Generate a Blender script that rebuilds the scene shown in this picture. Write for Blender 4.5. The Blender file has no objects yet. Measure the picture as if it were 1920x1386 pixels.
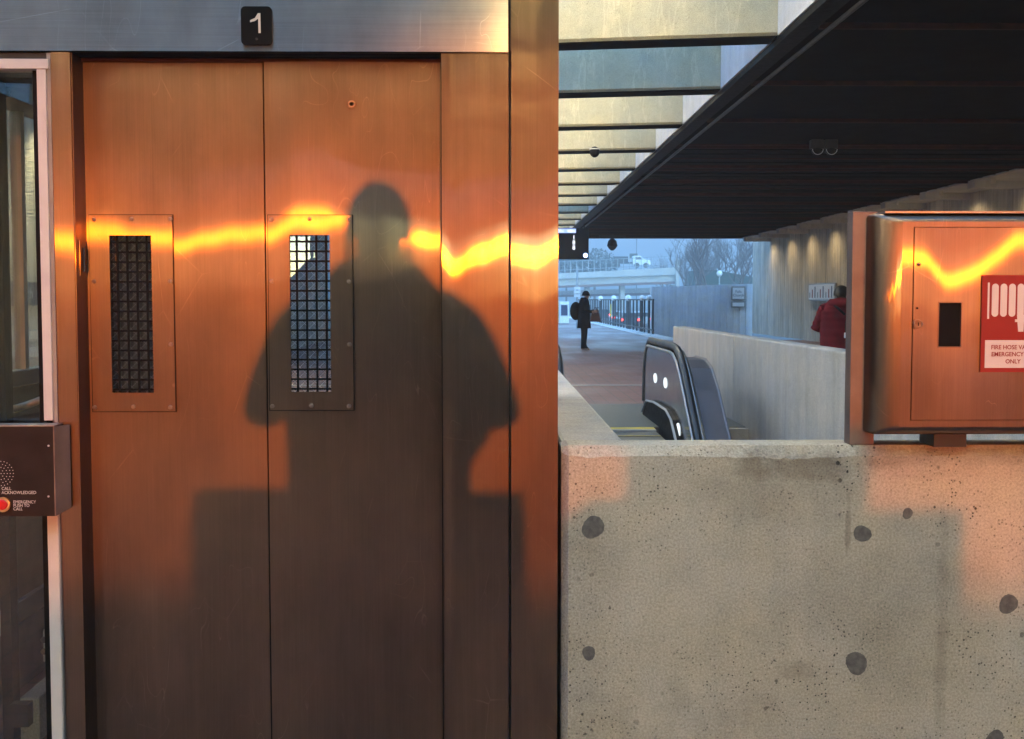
import bpy, bmesh, math, random
from mathutils import Vector, Matrix, Euler
random.seed(7)
R = math.radians
S = bpy.context.scene
COL = S.collection

# ------------------------------------------------------------------ camera, sky, sun, exposure
F = 2300.0                      # focal length in photo pixels (1920 wide)
HC = 1.45
cam = bpy.data.cameras.new('camera'); cam.sensor_width = 36.0; cam.lens = F/1920*36
cam.clip_start = 0.05; cam.clip_end = 6000
co = bpy.data.objects.new('camera', cam); COL.objects.link(co); S.camera = co
co.location = (0, 0, HC)
CR = Euler((R(90)-math.atan(131/F), 0, -math.atan(32/F)), 'XYZ')
co.rotation_euler = CR
CM = CR.to_matrix()

SUN_EL, SUN_AZ = 1.9, 4.6       # behind the camera, a little to its right
w = bpy.data.worlds.new('World'); S.world = w; w.use_nodes = True
nt = w.node_tree; nt.nodes.clear()
sky = nt.nodes.new('ShaderNodeTexSky'); sky.sky_type = 'NISHITA'; sky.sun_disc = False
sky.sun_elevation = R(SUN_EL+2.5); sky.sun_rotation = R(180-SUN_AZ)
sky.air_density = 1.0; sky.dust_density = 0.0; sky.ozone_density = 3.0
bg = nt.nodes.new('ShaderNodeBackground'); bg.inputs[1].default_value = 0.15
wo = nt.nodes.new('ShaderNodeOutputWorld')
nt.links.new(sky.outputs[0], bg.inputs[0]); nt.links.new(bg.outputs[0], wo.inputs[0])

sl = bpy.data.lights.new('sun', 'SUN'); sl.energy = .108; sl.angle = R(0.5); sl.color = (1, .19, .001)
so = bpy.data.objects.new('sun', sl); COL.objects.link(so)
sd = Vector((-math.sin(R(SUN_AZ))*math.cos(R(SUN_EL)), math.cos(R(SUN_AZ))*math.cos(R(SUN_EL)), -math.sin(R(SUN_EL))))
so.rotation_euler = sd.to_track_quat('-Z', 'Y').to_euler()
vs = S.view_settings
vs.view_transform = 'Standard'; vs.look = 'None'; vs.exposure = 4.35; vs.gamma = 1.0; vs.use_curve_mapping = False
S.render.engine = 'CYCLES'
cy = S.cycles
cy.use_denoising = True
cy.max_bounces = 7; cy.diffuse_bounces = 3; cy.glossy_bounces = 4; cy.transmission_bounces = 6; cy.volume_bounces = 0
cy.transparent_max_bounces = 8
cy.caustics_reflective = False; cy.caustics_refractive = False
cy.sample_clamp_indirect = 4.0; cy.use_light_tree = True

def P(u, v, Y):
    """point of the plane y=Y seen at photo pixel (u, v)"""
    d = CM @ Vector(((u-960)/F, (693-v)/F, -1))
    return Vector((d.x/d.y*Y, Y, HC + d.z/d.y*Y))
def PX(u, Y, v=600): return P(u, v, Y).x
def PZ(v, Y, u=900): return P(u, v, Y).z
def LX(u, X, v=600):
    """depth at which the plane x=X is seen at column u"""
    d = CM @ Vector(((u-960)/F, (693-v)/F, -1)); return X/(d.x/d.y)

# ------------------------------------------------------------------ object helpers
def tag(o, label=None, cat=None, group=None, kind=None):
    if label: o['label'] = label
    if cat: o['category'] = cat
    if group: o['group'] = group
    if kind: o['kind'] = kind
    return o
def empty(name, loc=(0,0,0), label=None, cat=None, group=None, kind=None, rz=0):
    o = bpy.data.objects.new(name, None); COL.objects.link(o); o.location = loc; o.rotation_euler = (0,0,rz)
    o.empty_display_size = .1
    return tag(o, label, cat, group, kind)
class MB:
    def __init__(s): s.v = []; s.f = []; s.sm = []
    def add(s, vs, fs, smooth=False):
        b = len(s.v); s.v += [tuple(q) for q in vs]; s.f += [tuple(b+i for i in q) for q in fs]; s.sm += [smooth]*len(fs); return s
    def box(s, a, b):
        x0,y0,z0 = a; x1,y1,z1 = b
        return s.add([(x0,y0,z0),(x1,y0,z0),(x1,y1,z0),(x0,y1,z0),(x0,y0,z1),(x1,y0,z1),(x1,y1,z1),(x0,y1,z1)],
                     [(0,3,2,1),(4,5,6,7),(0,1,5,4),(1,2,6,5),(2,3,7,6),(3,0,4,7)])
    def bar(s, a, b, w, d=None):
        """square bar a->b"""
        return s.tube([a,b], w/1.414, 4, twist=math.pi/4)
    def tube(s, pts, r, n=8, twist=0, caps=True, smooth=False):
        pts = [Vector(p) for p in pts]; rs = r if isinstance(r,(list,tuple)) else [r]*len(pts)
        vs=[]; prev=None
        for i,p in enumerate(pts):
            t = (pts[min(i+1,len(pts)-1)]-pts[max(i-1,0)]).normalized()
            if prev is None:
                up = Vector((0,0,1)) if abs(t.z)<.9 else Vector((1,0,0)); a = t.cross(up).normalized()
            else: a = (prev - t*prev.dot(t)).normalized()
            prev = a; b = t.cross(a)
            for k in range(n):
                q = twist+2*math.pi*k/n; vs.append(p+(a*math.cos(q)+b*math.sin(q))*rs[i])
        fs=[]
        for i in range(len(pts)-1):
            for k in range(n):
                k2=(k+1)%n; fs.append((i*n+k, i*n+k2,(i+1)*n+k2,(i+1)*n+k))
        if caps:
            fs.append(tuple(reversed(range(n)))); fs.append(tuple((len(pts)-1)*n+k for k in range(n)))
        return s.add(vs, fs, smooth)
    def prism(s, poly, axis, lo, hi, smooth=False):
        """poly: 2-D points in the two other axes"""
        def mk(p, h):
            return {'x':(h,p[0],p[1]),'y':(p[0],h,p[1]),'z':(p[0],p[1],h)}[axis]
        n=len(poly); vs=[mk(p,lo) for p in poly]+[mk(p,hi) for p in poly]
        fs=[(i,(i+1)%n,(i+1)%n+n,i+n) for i in range(n)]
        s.add(vs, fs, smooth); return s.add(vs,[tuple(reversed(range(n))),tuple(range(n,2*n))])
    def ball(s, c, r, seg=12, rings=8, sc=(1,1,1)):
        vs=[];fs=[]
        for i in range(rings+1):
            th=math.pi*i/rings
            for k in range(seg):
                ph=2*math.pi*k/seg
                vs.append((c[0]+r*sc[0]*math.sin(th)*math.cos(ph), c[1]+r*sc[1]*math.sin(th)*math.sin(ph), c[2]+r*sc[2]*math.cos(th)))
        for i in range(rings):
            for k in range(seg):
                k2=(k+1)%seg; fs.append((i*seg+k,(i+1)*seg+k,(i+1)*seg+k2,i*seg+k2))
        return s.add(vs,fs,True)
    def build(s, name, mat, parent=None, bevel=0, label=None, cat=None, group=None, kind=None, seg=2, merge=False):
        me = bpy.data.meshes.new(name); me.from_pydata(s.v, [], s.f)
        me.polygons.foreach_set('use_smooth', s.sm)
        bm = bmesh.new(); bm.from_mesh(me)
        if merge: bmesh.ops.remove_doubles(bm, verts=bm.verts, dist=1e-5)
        bmesh.ops.recalc_face_normals(bm, faces=bm.faces)
        if bevel:
            bmesh.ops.remove_doubles(bm, verts=bm.verts, dist=1e-6)
            bmesh.ops.bevel(bm, geom=list(bm.edges), offset=bevel, segments=seg, affect='EDGES', profile=.5, clamp_overlap=True)
        bm.to_mesh(me); bm.free()
        me.materials.append(mat)
        o = bpy.data.objects.new(name, me); COL.objects.link(o)
        if parent: o.parent = parent; o.location = Vector((0,0,0))
        if parent:   # geometry is written in world space unless the parent sits elsewhere
            pw = world_of(parent); o.matrix_local = pw.inverted()
        return tag(o, label, cat, group, kind)
def local_matrix(o):
    return Matrix.LocRotScale(o.location, o.rotation_euler, o.scale)
def world_of(o):
    m = local_matrix(o); p = o.parent
    while p: m = local_matrix(p) @ m; p = p.parent
    return m
def share(src, name=None, loc=None, parent=None, rot=None):
    o = src.copy(); COL.objects.link(o)
    if parent: o.parent = parent
    if loc is not None: o.location = loc
    if rot is not None: o.rotation_euler = rot
    return o
def copy_tree(o, parent=None):
    kids = [c for c in COL.objects if c.parent == o]
    c = o.copy(); COL.objects.link(c)
    if parent: c.parent = parent
    for k in kids: copy_tree(k, c)
    return c
def text(s, size, mat, name, parent, origin, right=(1,0,0), up=(0,0,1), align='LEFT', depth=.0006, bold=0, xs=1.0):
    """flat lettering as mesh; origin = baseline start"""
    c = bpy.data.curves.new('t','FONT'); c.body = s; c.size = size; c.align_x = align; c.extrude = depth; c.offset = bold; c.resolution_u = 3
    o = bpy.data.objects.new('t', c); COL.objects.link(o)
    dg = bpy.context.evaluated_depsgraph_get(); me = bpy.data.meshes.new_from_object(o.evaluated_get(dg))
    bpy.data.objects.remove(o); bpy.data.curves.remove(c)
    r = Vector(right).normalized(); u = Vector(up).normalized(); n = r.cross(u)
    M = Matrix(((r.x,u.x,n.x,origin[0]),(r.y,u.y,n.y,origin[1]),(r.z,u.z,n.z,origin[2]),(0,0,0,1)))
    me.transform(M @ Matrix.Diagonal((xs,1,1,1))); me.materials.clear(); me.materials.append(mat); me.name = name
    q = bpy.data.objects.new(name, me); COL.objects.link(q)
    if parent: q.parent = parent; q.matrix_local = world_of(parent).inverted()
    return q

# ------------------------------------------------------------------ materials
class NT:
    def __init__(s, name):
        s.m = bpy.data.materials.new(name); s.m.use_nodes = True; s.t = s.m.node_tree; s.t.nodes.clear()
        s.out = s.t.nodes.new('ShaderNodeOutputMaterial')
    def n(s, typ, **kw):
        x = s.t.nodes.new('ShaderNode'+typ)
        for k,v in kw.items(): setattr(x,k,v)
        return x
    def l(s, a, b): s.t.links.new(a, b)
    def pos(s, sc=(1,1,1), off=(0,0,0)):
        g = s.n('NewGeometry'); m = s.n('Mapping'); m.inputs['Scale'].default_value = sc; m.inputs['Location'].default_value = off
        s.l(g.outputs['Position'], m.inputs['Vector']); return m.outputs[0]
    def noise(s, sc=5, det=4, rough=.55, vec=None, lo=None, hi=None):
        x = s.n('TexNoise'); x.inputs['Scale'].default_value = sc; x.inputs['Detail'].default_value = det; x.inputs['Roughness'].default_value = rough
        s.l(vec if vec is not None else s.pos(), x.inputs['Vector']); o = x.outputs[0]
        if lo is not None: o = s.rng(o, lo[0], lo[1], hi[0], hi[1])
        return o
    def rng(s, v, a, b, c, d, smooth=False):
        r = s.n('MapRange'); r.clamp = True
        if smooth: r.interpolation_type = 'SMOOTHSTEP'
        s.l(v, r.inputs[0])
        for i,q in enumerate((a,b,c,d)): r.inputs[i+1].default_value = q
        return r.outputs[0]
    def math(s, op, a, b=None, c=None):
        m = s.n('Math', operation=op)
        for i,q in enumerate((a,b,c)):
            if q is None: continue
            if isinstance(q,(int,float)): m.inputs[i].default_value = q
            else: s.l(q, m.inputs[i])
        return m.outputs[0]
    def mix(s, fac, a, b, mode='MIX'):
        m = s.n('Mix', data_type='RGBA', blend_type=mode)
        for i,q in ((0,fac),(6,a),(7,b)):
            if isinstance(q,(int,float)): m.inputs[i].default_value = q
            elif isinstance(q,tuple): m.inputs[i].default_value = (*q,1)[:4]
            else: s.l(q, m.inputs[i])
        return m.outputs[2]
    def bump(s, h, strength=.3, dist=.01, normal=None):
        b = s.n('Bump'); b.inputs['Strength'].default_value = strength; b.inputs['Distance'].default_value = dist
        s.l(h, b.inputs['Height'])
        if normal is not None: s.l(normal, b.inputs['Normal'])
        return b.outputs[0]
    def bsdf(s, color=None, rough=.5, metal=0, spec=.5, normal=None, **kw):
        p = s.n('BsdfPrincipled')
        if isinstance(color,tuple): p.inputs['Base Color'].default_value = (*color,1)
        elif color is not None: s.l(color, p.inputs['Base Color'])
        if isinstance(rough,(int,float)): p.inputs['Roughness'].default_value = rough
        else: s.l(rough, p.inputs['Roughness'])
        p.inputs['Metallic'].default_value = metal; p.inputs['Specular IOR Level'].default_value = spec
        if normal is not None: s.l(normal, p.inputs['Normal'])
        for k,v in kw.items(): p.inputs[k.replace('_',' ')].default_value = v
        return p.outputs[0]
    def done(s, sh): s.l(sh, s.out.inputs[0]); return s.m

def plain(name, color, rough=.6, metal=0, spec=.5, var=.12, scale=14, bump=0.0):
    t = NT(name)
    n = t.noise(scale, 4)
    f = t.rng(n, .3,.7, 1-var, 1+var)
    c = t.n('Mix', data_type='RGBA', blend_type='MULTIPLY'); c.inputs[0].default_value = 1
    c.inputs[6].default_value = (*color,1)
    cc = t.n('CombineColor')
    for i in range(3): t.l(f, cc.inputs[i])
    t.l(cc.outputs[0], c.inputs[7])
    rr = t.rng(n,.3,.7,max(rough-.06,0.02),min(rough+.08,1))
    nm = t.bump(t.noise(scale*6,3), bump, .004) if bump else None
    return t.done(t.bsdf(c.outputs[2], rr, metal, spec, nm))
def glow(name, color, strength):
    t = NT(name); e = t.n('Emission'); e.inputs[0].default_value = (*color,1); e.inputs[1].default_value = strength
    return t.done(e.outputs[0])

def steel(name, grain='v', tint=(.235,.180,.145), lobes=((.042,.0022,.31),(.38,.0029,.22),(.32,.024,.10),(.34,.125,.37)), dirt=.05):
    """brushed stainless: the sheen spreads across the grain; lobes = (roughness across, roughness along, weight)"""
    t = NT(name)
    g = t.n('NewGeometry')
    if grain == 'v':
        cr = t.n('VectorMath', operation='CROSS_PRODUCT'); t.l(g.outputs['Normal'], cr.inputs[0]); cr.inputs[1].default_value = (0,0,1)
        tan = cr.outputs[0]
        vec = t.pos((300,300,3)); vec2 = t.pos((45,45,.7))
    else:
        cz = t.n('CombineXYZ'); cz.inputs[2].default_value = 1; tan = cz.outputs[0]
        vec = t.pos((3,300,300)); vec2 = t.pos((.7,45,45))
    fine = t.noise(1, 2, .6, vec); mid = t.noise(1, 3, .6, vec2); big = t.noise(2.3, 5, .6, t.pos((1,1,.55)))
    smear = t.noise(6, 6, .62, t.pos((1,1,.45),(3,1,2)))
    k = t.math('ADD', t.rng(fine,.3,.7,-.06,.06), t.rng(mid,.3,.7,-.035,.035))
    k = t.math('ADD', k, t.rng(big,.3,.7,.88,1.10))
    k = t.math('SUBTRACT', k, t.rng(smear,.35,.8,0,.30))
    # faint hairline scratches
    vo = t.n('TexVoronoi'); vo.feature = 'DISTANCE_TO_EDGE'; vo.inputs['Scale'].default_value = 5.5
    t.l(t.pos((1,1,.5) if grain=='v' else (.5,1,1),(2,1,7)), vo.inputs['Vector'])
    sc_ = t.math('MULTIPLY', t.rng(vo.outputs['Distance'],0,.006,1,0), t.rng(t.noise(5,3,.6,t.pos(off=(9,3,4))),.54,.66,0,1))
    wv = t.n('TexNoise'); wv.inputs['Scale'].default_value = 9; wv.inputs['Detail'].default_value = 1; wv.inputs['Distortion'].default_value = 1.2; t.l(t.pos((1,1,.3),(1,8,3)), wv.inputs['Vector'])
    s2_ = t.math('MULTIPLY', t.rng(t.math('ABSOLUTE', t.math('SUBTRACT', wv.outputs[0], .5)),0,.003,1,0), t.rng(t.noise(3.3,3,.6,t.pos(off=(5,3,8))),.52,.60,0,1))
    k = t.math('ADD', k, t.math('MULTIPLY', t.math('MAXIMUM', sc_, s2_), .5))
    col = t.n('VectorMath', operation='SCALE'); col.inputs[0].default_value = tint; t.l(k, col.inputs['Scale'])
    def lobe(x, y):
        r = math.sqrt(x*y); an = 1 - math.sqrt(y/x)   # cycles squares the roughness input, then splits it
        gl = t.n('BsdfAnisotropic'); gl.distribution = 'BECKMANN'
        t.l(col.outputs[0], gl.inputs['Color'])
        gl.inputs['Roughness'].default_value = math.sqrt(r)
        gl.inputs['Anisotropy'].default_value = -an
        t.l(tan, gl.inputs['Tangent']); return gl.outputs[0]
    cur=None; tot=0
    for x,y,wt in lobes:
        n=lobe(x,y); tot+=wt
        if cur is None: cur=n
        else:
            m=t.n('MixShader'); m.inputs[0].default_value=wt/tot; t.l(cur,m.inputs[1]); t.l(n,m.inputs[2]); cur=m.outputs[0]
    d = t.n('BsdfDiffuse'); d.inputs[0].default_value = (.20,.17,.14,1)
    m2 = t.n('MixShader'); t.l(t.rng(smear,.3,.8,dirt*.5,dirt*1.3), m2.inputs[0]); t.l(cur, m2.inputs[1]); t.l(d.outputs[0], m2.inputs[2])
    return t.done(m2.outputs[0])

def concrete(name, col=(.40,.37,.30), pits=1.0, streak=.15, board=0.0, blotch=.16, scale=1.0, fine=.5, vein=0.0, stains=()):
    t = NT(name)
    p = t.pos()
    big = t.noise(1.6*scale, 6, .6, p); med = t.noise(9*scale, 5, .6, p); grit = t.noise(150*scale, 4, .7, p)
    st = t.noise(1, 5, .6, t.pos((5*scale,5*scale,.35*scale)))
    k = t.math('ADD', t.rng(big,.3,.7,-blotch,blotch), t.rng(med,.3,.7,-.07,.07))
    k = t.math('ADD', k, t.rng(grit,.38,.62,-.20,.20))
    k = t.math('ADD', k, t.rng(st,.3,.7,-streak,streak))
    if board:
        bw = t.noise(1, 2, .5, t.pos((26*scale,26*scale,.6)))
        k = t.math('ADD', k, t.rng(bw,.35,.65,-board,board))
    if vein:
        vv = t.noise(1, 4, .6, t.pos((2.6,2.6,.55))); vv = t.math('ABSOLUTE', t.math('SUBTRACT', vv, .5))
        k = t.math('ADD', k, t.rng(vv,0,.02,vein,0))
    k = t.math('ADD', k, 1.0)
    hue = t.noise(3*scale, 3, .5, t.pos(off=(4,7,1)))
    base = t.mix(t.rng(hue,.35,.7,0,1), col, (col[0]*.93, col[1]*.97, col[2]*1.08))
    sc = t.n('VectorMath', operation='SCALE'); t.l(base, sc.inputs[0]); t.l(k, sc.inputs['Scale']); c = sc.outputs[0]
    if stains:
        for (sx,sz,rx,rz,amt) in stains:
            g2=t.n('NewGeometry'); sp=t.n('SeparateXYZ'); t.l(g2.outputs['Position'], sp.inputs[0])
            ex=t.math('POWER', t.math('ABSOLUTE', t.math('DIVIDE', t.math('SUBTRACT', sp.outputs[0], sx), rx)), 2)
            ez=t.math('POWER', t.math('ABSOLUTE', t.math('DIVIDE', t.math('SUBTRACT', sp.outputs[2], sz), rz)), 2)
            rr_=t.math('ADD', t.math('ADD', ex, ez), t.rng(t.noise(9,5,.65,p),.3,.7,-.9,.9))
            c=t.mix(t.rng(rr_,.1,1.4,amt,0), c, (.11,.075,.045))
    h = t.math('MULTIPLY', grit, .0012*fine)
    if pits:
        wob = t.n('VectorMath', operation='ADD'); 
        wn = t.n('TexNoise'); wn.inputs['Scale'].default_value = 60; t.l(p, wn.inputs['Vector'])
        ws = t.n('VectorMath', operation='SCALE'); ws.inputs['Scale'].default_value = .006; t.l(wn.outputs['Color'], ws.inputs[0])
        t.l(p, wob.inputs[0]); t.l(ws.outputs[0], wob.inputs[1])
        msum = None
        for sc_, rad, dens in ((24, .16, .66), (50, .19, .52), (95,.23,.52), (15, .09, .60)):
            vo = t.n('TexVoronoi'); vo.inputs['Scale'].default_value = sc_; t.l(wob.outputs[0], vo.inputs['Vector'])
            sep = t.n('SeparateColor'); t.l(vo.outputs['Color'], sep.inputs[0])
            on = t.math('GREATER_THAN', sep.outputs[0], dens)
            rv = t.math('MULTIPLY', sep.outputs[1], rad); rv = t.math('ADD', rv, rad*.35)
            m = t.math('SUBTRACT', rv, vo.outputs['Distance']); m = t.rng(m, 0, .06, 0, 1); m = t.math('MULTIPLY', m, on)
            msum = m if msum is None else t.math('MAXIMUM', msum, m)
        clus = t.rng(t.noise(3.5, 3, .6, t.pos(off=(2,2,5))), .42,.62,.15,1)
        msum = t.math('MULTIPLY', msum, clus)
        c = t.mix(t.math('MULTIPLY', msum, min(.95,.75*pits)), c, (.035,.03,.024))  # shade inside the holes is mixed into the colour
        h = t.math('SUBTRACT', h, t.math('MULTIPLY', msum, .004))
    nm = t.bump(h, 1.0, 1.0)
    return t.done(t.bsdf(c, t.rng(med,.3,.7,.75,.92), 0, .25, nm))

M = {}
M['steel_v'] = steel('brushed_steel_vertical')
M['steel_h'] = steel('brushed_steel_horizontal', 'h', tint=(.42,.37,.32), lobes=((.40,.016,.22),(.45,.055,.78)))
M['steel_cab'] = steel('brushed_steel_cabinet', 'v', tint=(.235,.180,.145), lobes=((.08,.003,.18),(.30,.0026,.20),(.32,.03,.16),(.4,.13,.46)))
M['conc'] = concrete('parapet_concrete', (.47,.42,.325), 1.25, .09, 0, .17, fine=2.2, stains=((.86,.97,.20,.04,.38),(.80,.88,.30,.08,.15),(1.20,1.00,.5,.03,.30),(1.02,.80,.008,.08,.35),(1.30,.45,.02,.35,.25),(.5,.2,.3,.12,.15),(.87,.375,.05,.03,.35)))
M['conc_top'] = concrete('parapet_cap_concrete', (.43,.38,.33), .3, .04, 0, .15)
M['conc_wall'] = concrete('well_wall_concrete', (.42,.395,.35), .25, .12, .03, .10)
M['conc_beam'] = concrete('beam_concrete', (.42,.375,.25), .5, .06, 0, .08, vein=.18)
M['conc_side'] = concrete('girder_concrete', (.52,.51,.50), .0, .10, 0, .06)
M['conc_flute'] = concrete('board_marked_concrete', (.52,.48,.41), 0, .28, .12, .12)
M['conc_far'] = concrete('ribbed_concrete', (.60,.61,.62), 0, .08, .06, .08)
M['plug'] = plain('mortar_plug', (.13,.12,.11), .9, var=.35, scale=60, bump=.6)
M['black'] = plain('black_paint', (.003,.003,.0035), .6, spec=.12)
M['rubber'] = plain('black_rubber', (.010,.010,.011), .38)
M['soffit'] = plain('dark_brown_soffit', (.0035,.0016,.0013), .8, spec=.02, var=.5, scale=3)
M['lip'] = plain('red_brown_lip', (.05,.014,.009), .7, spec=.05, var=.4, scale=6)  # reddish tone puts the low sun's glint into the lip colour
M['white_al'] = plain('off_white_aluminium', (.55,.52,.50), .42, var=.05)
M['grey_al'] = plain('grey_aluminium', (.30,.31,.32), .40, metal=.6, var=.1)
M['post'] = plain('weathered_grey_post', (.20,.13,.105), .55, metal=.25, var=.25, scale=9)
M['dark_metal'] = plain('dark_shaft_metal', (.035,.035,.036), .5, metal=.3)
M['plate_dark'] = None
def glassmat(name, tint=(.86,.9,.9), rough=0.0, refl=.12):
    t = NT(name); tr = t.n('BsdfTransparent'); tr.inputs[0].default_value = (*tint,1)
    gl = t.n('BsdfGlossy'); gl.inputs['Roughness'].default_value = rough
    fr = t.n('LayerWeight'); fr.inputs[0].default_value = .35
    f = t.math('ADD', t.math('MULTIPLY', fr.outputs[0], .5), refl)
    m = t.n('MixShader'); t.l(f, m.inputs[0]); t.l(tr.outputs[0], m.inputs[1]); t.l(gl.outputs[0], m.inputs[2])
    return t.done(m.outputs[0])
M['glass'] = glassmat('window_glass', (.90,.93,.91), refl=.07)
M['mirror_glass'] = glassmat('wired_glass', (.66,.69,.70), .0, .11)
M['amb'] = plain('charcoal_face_plate', (.016,.009,.008), .4, metal=0, spec=.25, var=.3)
M['red'] = plain('red_sticker', (.25,.002,.005), .45, var=.04)
M['pink'] = plain('white_sticker_print', (.62,.55,.55), .5, var=.03)
M['redbtn'] = plain('red_button_plastic', (.55,.01,.012), .25, var=.05)
M['brass'] = plain('brass_ring', (.55,.42,.25), .3, metal=1)
M['screw'] = plain('screw_steel', (.22,.18,.16), .35, metal=1)
M['ink'] = plain('engraved_white', (.60,.57,.54), .6)
M['cream'] = plain('cream_digit', (.72,.64,.56), .5, var=.03)
M['yellow'] = plain('yellow_comb', (.60,.47,.05), .5)
M['esc_panel'] = plain('escalator_steel_panel', (.06,.06,.085), .13, metal=.85, var=.06, scale=3)
M['esc_side'] = plain('escalator_cladding', (.14,.14,.16), .38, metal=.6, var=.08, scale=4)
M['esc_trim'] = plain('escalator_trim', (.40,.39,.38), .42, metal=1)
M['step'] = plain('escalator_step', (.11,.12,.11), .45, metal=.5, var=.3, scale=30)
M['skin'] = plain('skin', (.42,.24,.17), .55, var=.05)
M['coat'] = plain('black_coat', (.003,.003,.0035), .95, spec=.02, var=.3, bump=.3)
M['coat2'] = plain('charcoal_coat', (.020,.018,.018), .85, var=.3)
M['maroon'] = plain('maroon_puffer', (.14,.006,.013), .8, spec=.15, var=.3, scale=8)
M['hair'] = plain('dark_hair', (.012,.009,.008), .6)
M['bag'] = plain('brown_leather_bag', (.10,.045,.035), .5)
M['shoe'] = plain('tan_shoes', (.30,.20,.15), .6)
M['hivis'] = plain('white_enamel', (.75,.76,.78), .4, var=.03)
M['navy'] = plain('navy_sign', (.02,.035,.09), .35, var=.05)
M['bridge'] = plain('bridge_concrete', (.50,.48,.45), .85, var=.12, scale=.6)
M['bridge_steel'] = plain('bridge_brown_girder', (.22,.11,.09), .7, var=.2, scale=.5)
M['fence'] = plain('dark_railing', (.04,.045,.05), .5)
M['galv'] = plain('galvanised_steel', (.40,.42,.44), .5, metal=.4)
M['asphalt'] = plain('asphalt', (.055,.055,.058), .9, var=.25, scale=3)
M['earth'] = plain('winter_grass', (.07,.075,.045), .95, var=.4, scale=.8)
M['bark'] = plain('grey_brown_bark', (.16,.12,.11), .9, var=.2)
M['hill'] = plain('wooded_hill', (.05,.05,.045), .95, var=.45, scale=.03)
M['tail'] = glow('tail_light', (1,.03,.02), .8)
M['led'] = glow('blue_led', (.25,.5,1), .9)
M['screen'] = glow('display_blue', (.25,.38,.95), .09)
M['digit'] = glow('display_white', (.85,.9,1), .09)
M['tube'] = glow('warm_fluorescent_tube', (1,.80,.40), 9)
M['tube_rear'] = glow('warm_fluorescent_tube_rear', (1,.78,.40), 14)
M['cabin_light'] = glow('cabin_light_panel', (1,.97,.9), 10)
M['glint'] = glow('painted_glint', (.85,.95,1), .07)  # glow for the painted reflections, no lamp here
M['bulb'] = glow('white_lamp', (1,.97,.9), 22)
M['car_dark'] = plain('dark_car_paint', (.03,.035,.045), .3)
M['car_silver'] = plain('silver_car_paint', (.35,.37,.40), .3, metal=.4)
M['carglass'] = plain('dark_car_glass', (.02,.025,.03), .1)
M['yel2'] = plain('yellow_paint', (.6,.42,.05), .6)
M['shrub'] = plain('dark_evergreen', (.035,.05,.03), .9, var=.4)

def tile_floor(name):
    t = NT(name); p = t.pos()
    br = t.n('TexBrick'); br.offset = 0; br.inputs['Scale'].default_value = 1
    br.inputs['Brick Width'].default_value = .2; br.inputs['Row Height'].default_value = .2; br.inputs['Mortar Size'].default_value = .008
    t.l(p, br.inputs['Vector'])
    br.inputs['Color1'].default_value = (.20,.085,.072,1); br.inputs['Color2'].default_value = (.145,.065,.056,1); br.inputs['Mortar'].default_value = (.05,.042,.04,1)
    n = t.noise(1.2, 5, .65, p); n2 = t.noise(.5,4,.6,t.pos((1,.35,1),(5,0,0)))
    c = t.mix(t.rng(n,.35,.7,0,.5), br.outputs[0], (.17,.14,.135))
    wet = t.rng(n2,.40,.62,.42,.68)
    return t.done(t.bsdf(c, wet, 0, .5, t.bump(t.math('ADD', br.outputs['Fac'], n), .25, .004)))
M['tile'] = tile_floor('quarry_tile')
M['granite'] = plain('granite_edge', (.42,.42,.41), .6, var=.2, scale=20)

# ------------------------------------------------------------------ the setting: floor, ground, far land
b = MB()
Zb = -.25
for x0,x1,y0,y1 in ((-6.2,.386,-24,13.8),(.386,3.05,-24,3.62),(3.05,11.2,-24,13.8),(-6.2,11.2,13.8,44),(-6.2,6.75,44,110)):
    b.box((x0,y0,Zb),(x1,y1,0))
b.build('platform_floor', M['tile'], kind='structure')
MB().box((.386,13.8,.004),(2.84,16.9,.012)).build('landing_plate', M['step'], kind='structure')
MB().box((-6,20.6,.004),(6,20.75,.008)).build('white_floor_line', M['granite'], kind='structure')
b = MB().box((6.15,44,.004),(6.75,110,.010)); b.build('granite_platform_edge', M['granite'], kind='structure')
b = MB()
for i in range(150): b.box((5.95,44+i*.4,.004),(6.12,44.22+i*.4,.022))
b.build('tactile_warning_strip', M['hivis'], kind='structure')
MB().add([(-900,-60,-1.2),(900,-60,-1.2),(900,1500,-1.2),(-900,1500,-1.2)],[(0,1,2,3)]).build('ground', M['earth'], kind='structure')
MB().box((7.5,30,-1.2),(60,500,-1.15)).build('highway', M['asphalt'], kind='structure')
# wooded ridge
vs=[];fs=[];nx=90
prof=[random.uniform(-1,1) for _ in range(200)]
for j in range(7):
    for i in range(nx+1):
        x=-700+i*1500/nx; y=760+j*45
        h=(88+14*math.sin(x*.006+1)+6*math.sin(x*.021)+ (3*prof[(i*7+j*13)%200] if j>0 else 0))*math.sin(min(1,j/5)*math.pi/2)
        vs.append((x,y,-1.3+h))
for j in range(6):
    for i in range(nx):
        a=j*(nx+1)+i; fs.append((a,a+1,a+nx+2,a+nx+1))
MB().add(vs,fs,True).build('hills', M['hill'], kind='structure')

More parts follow.
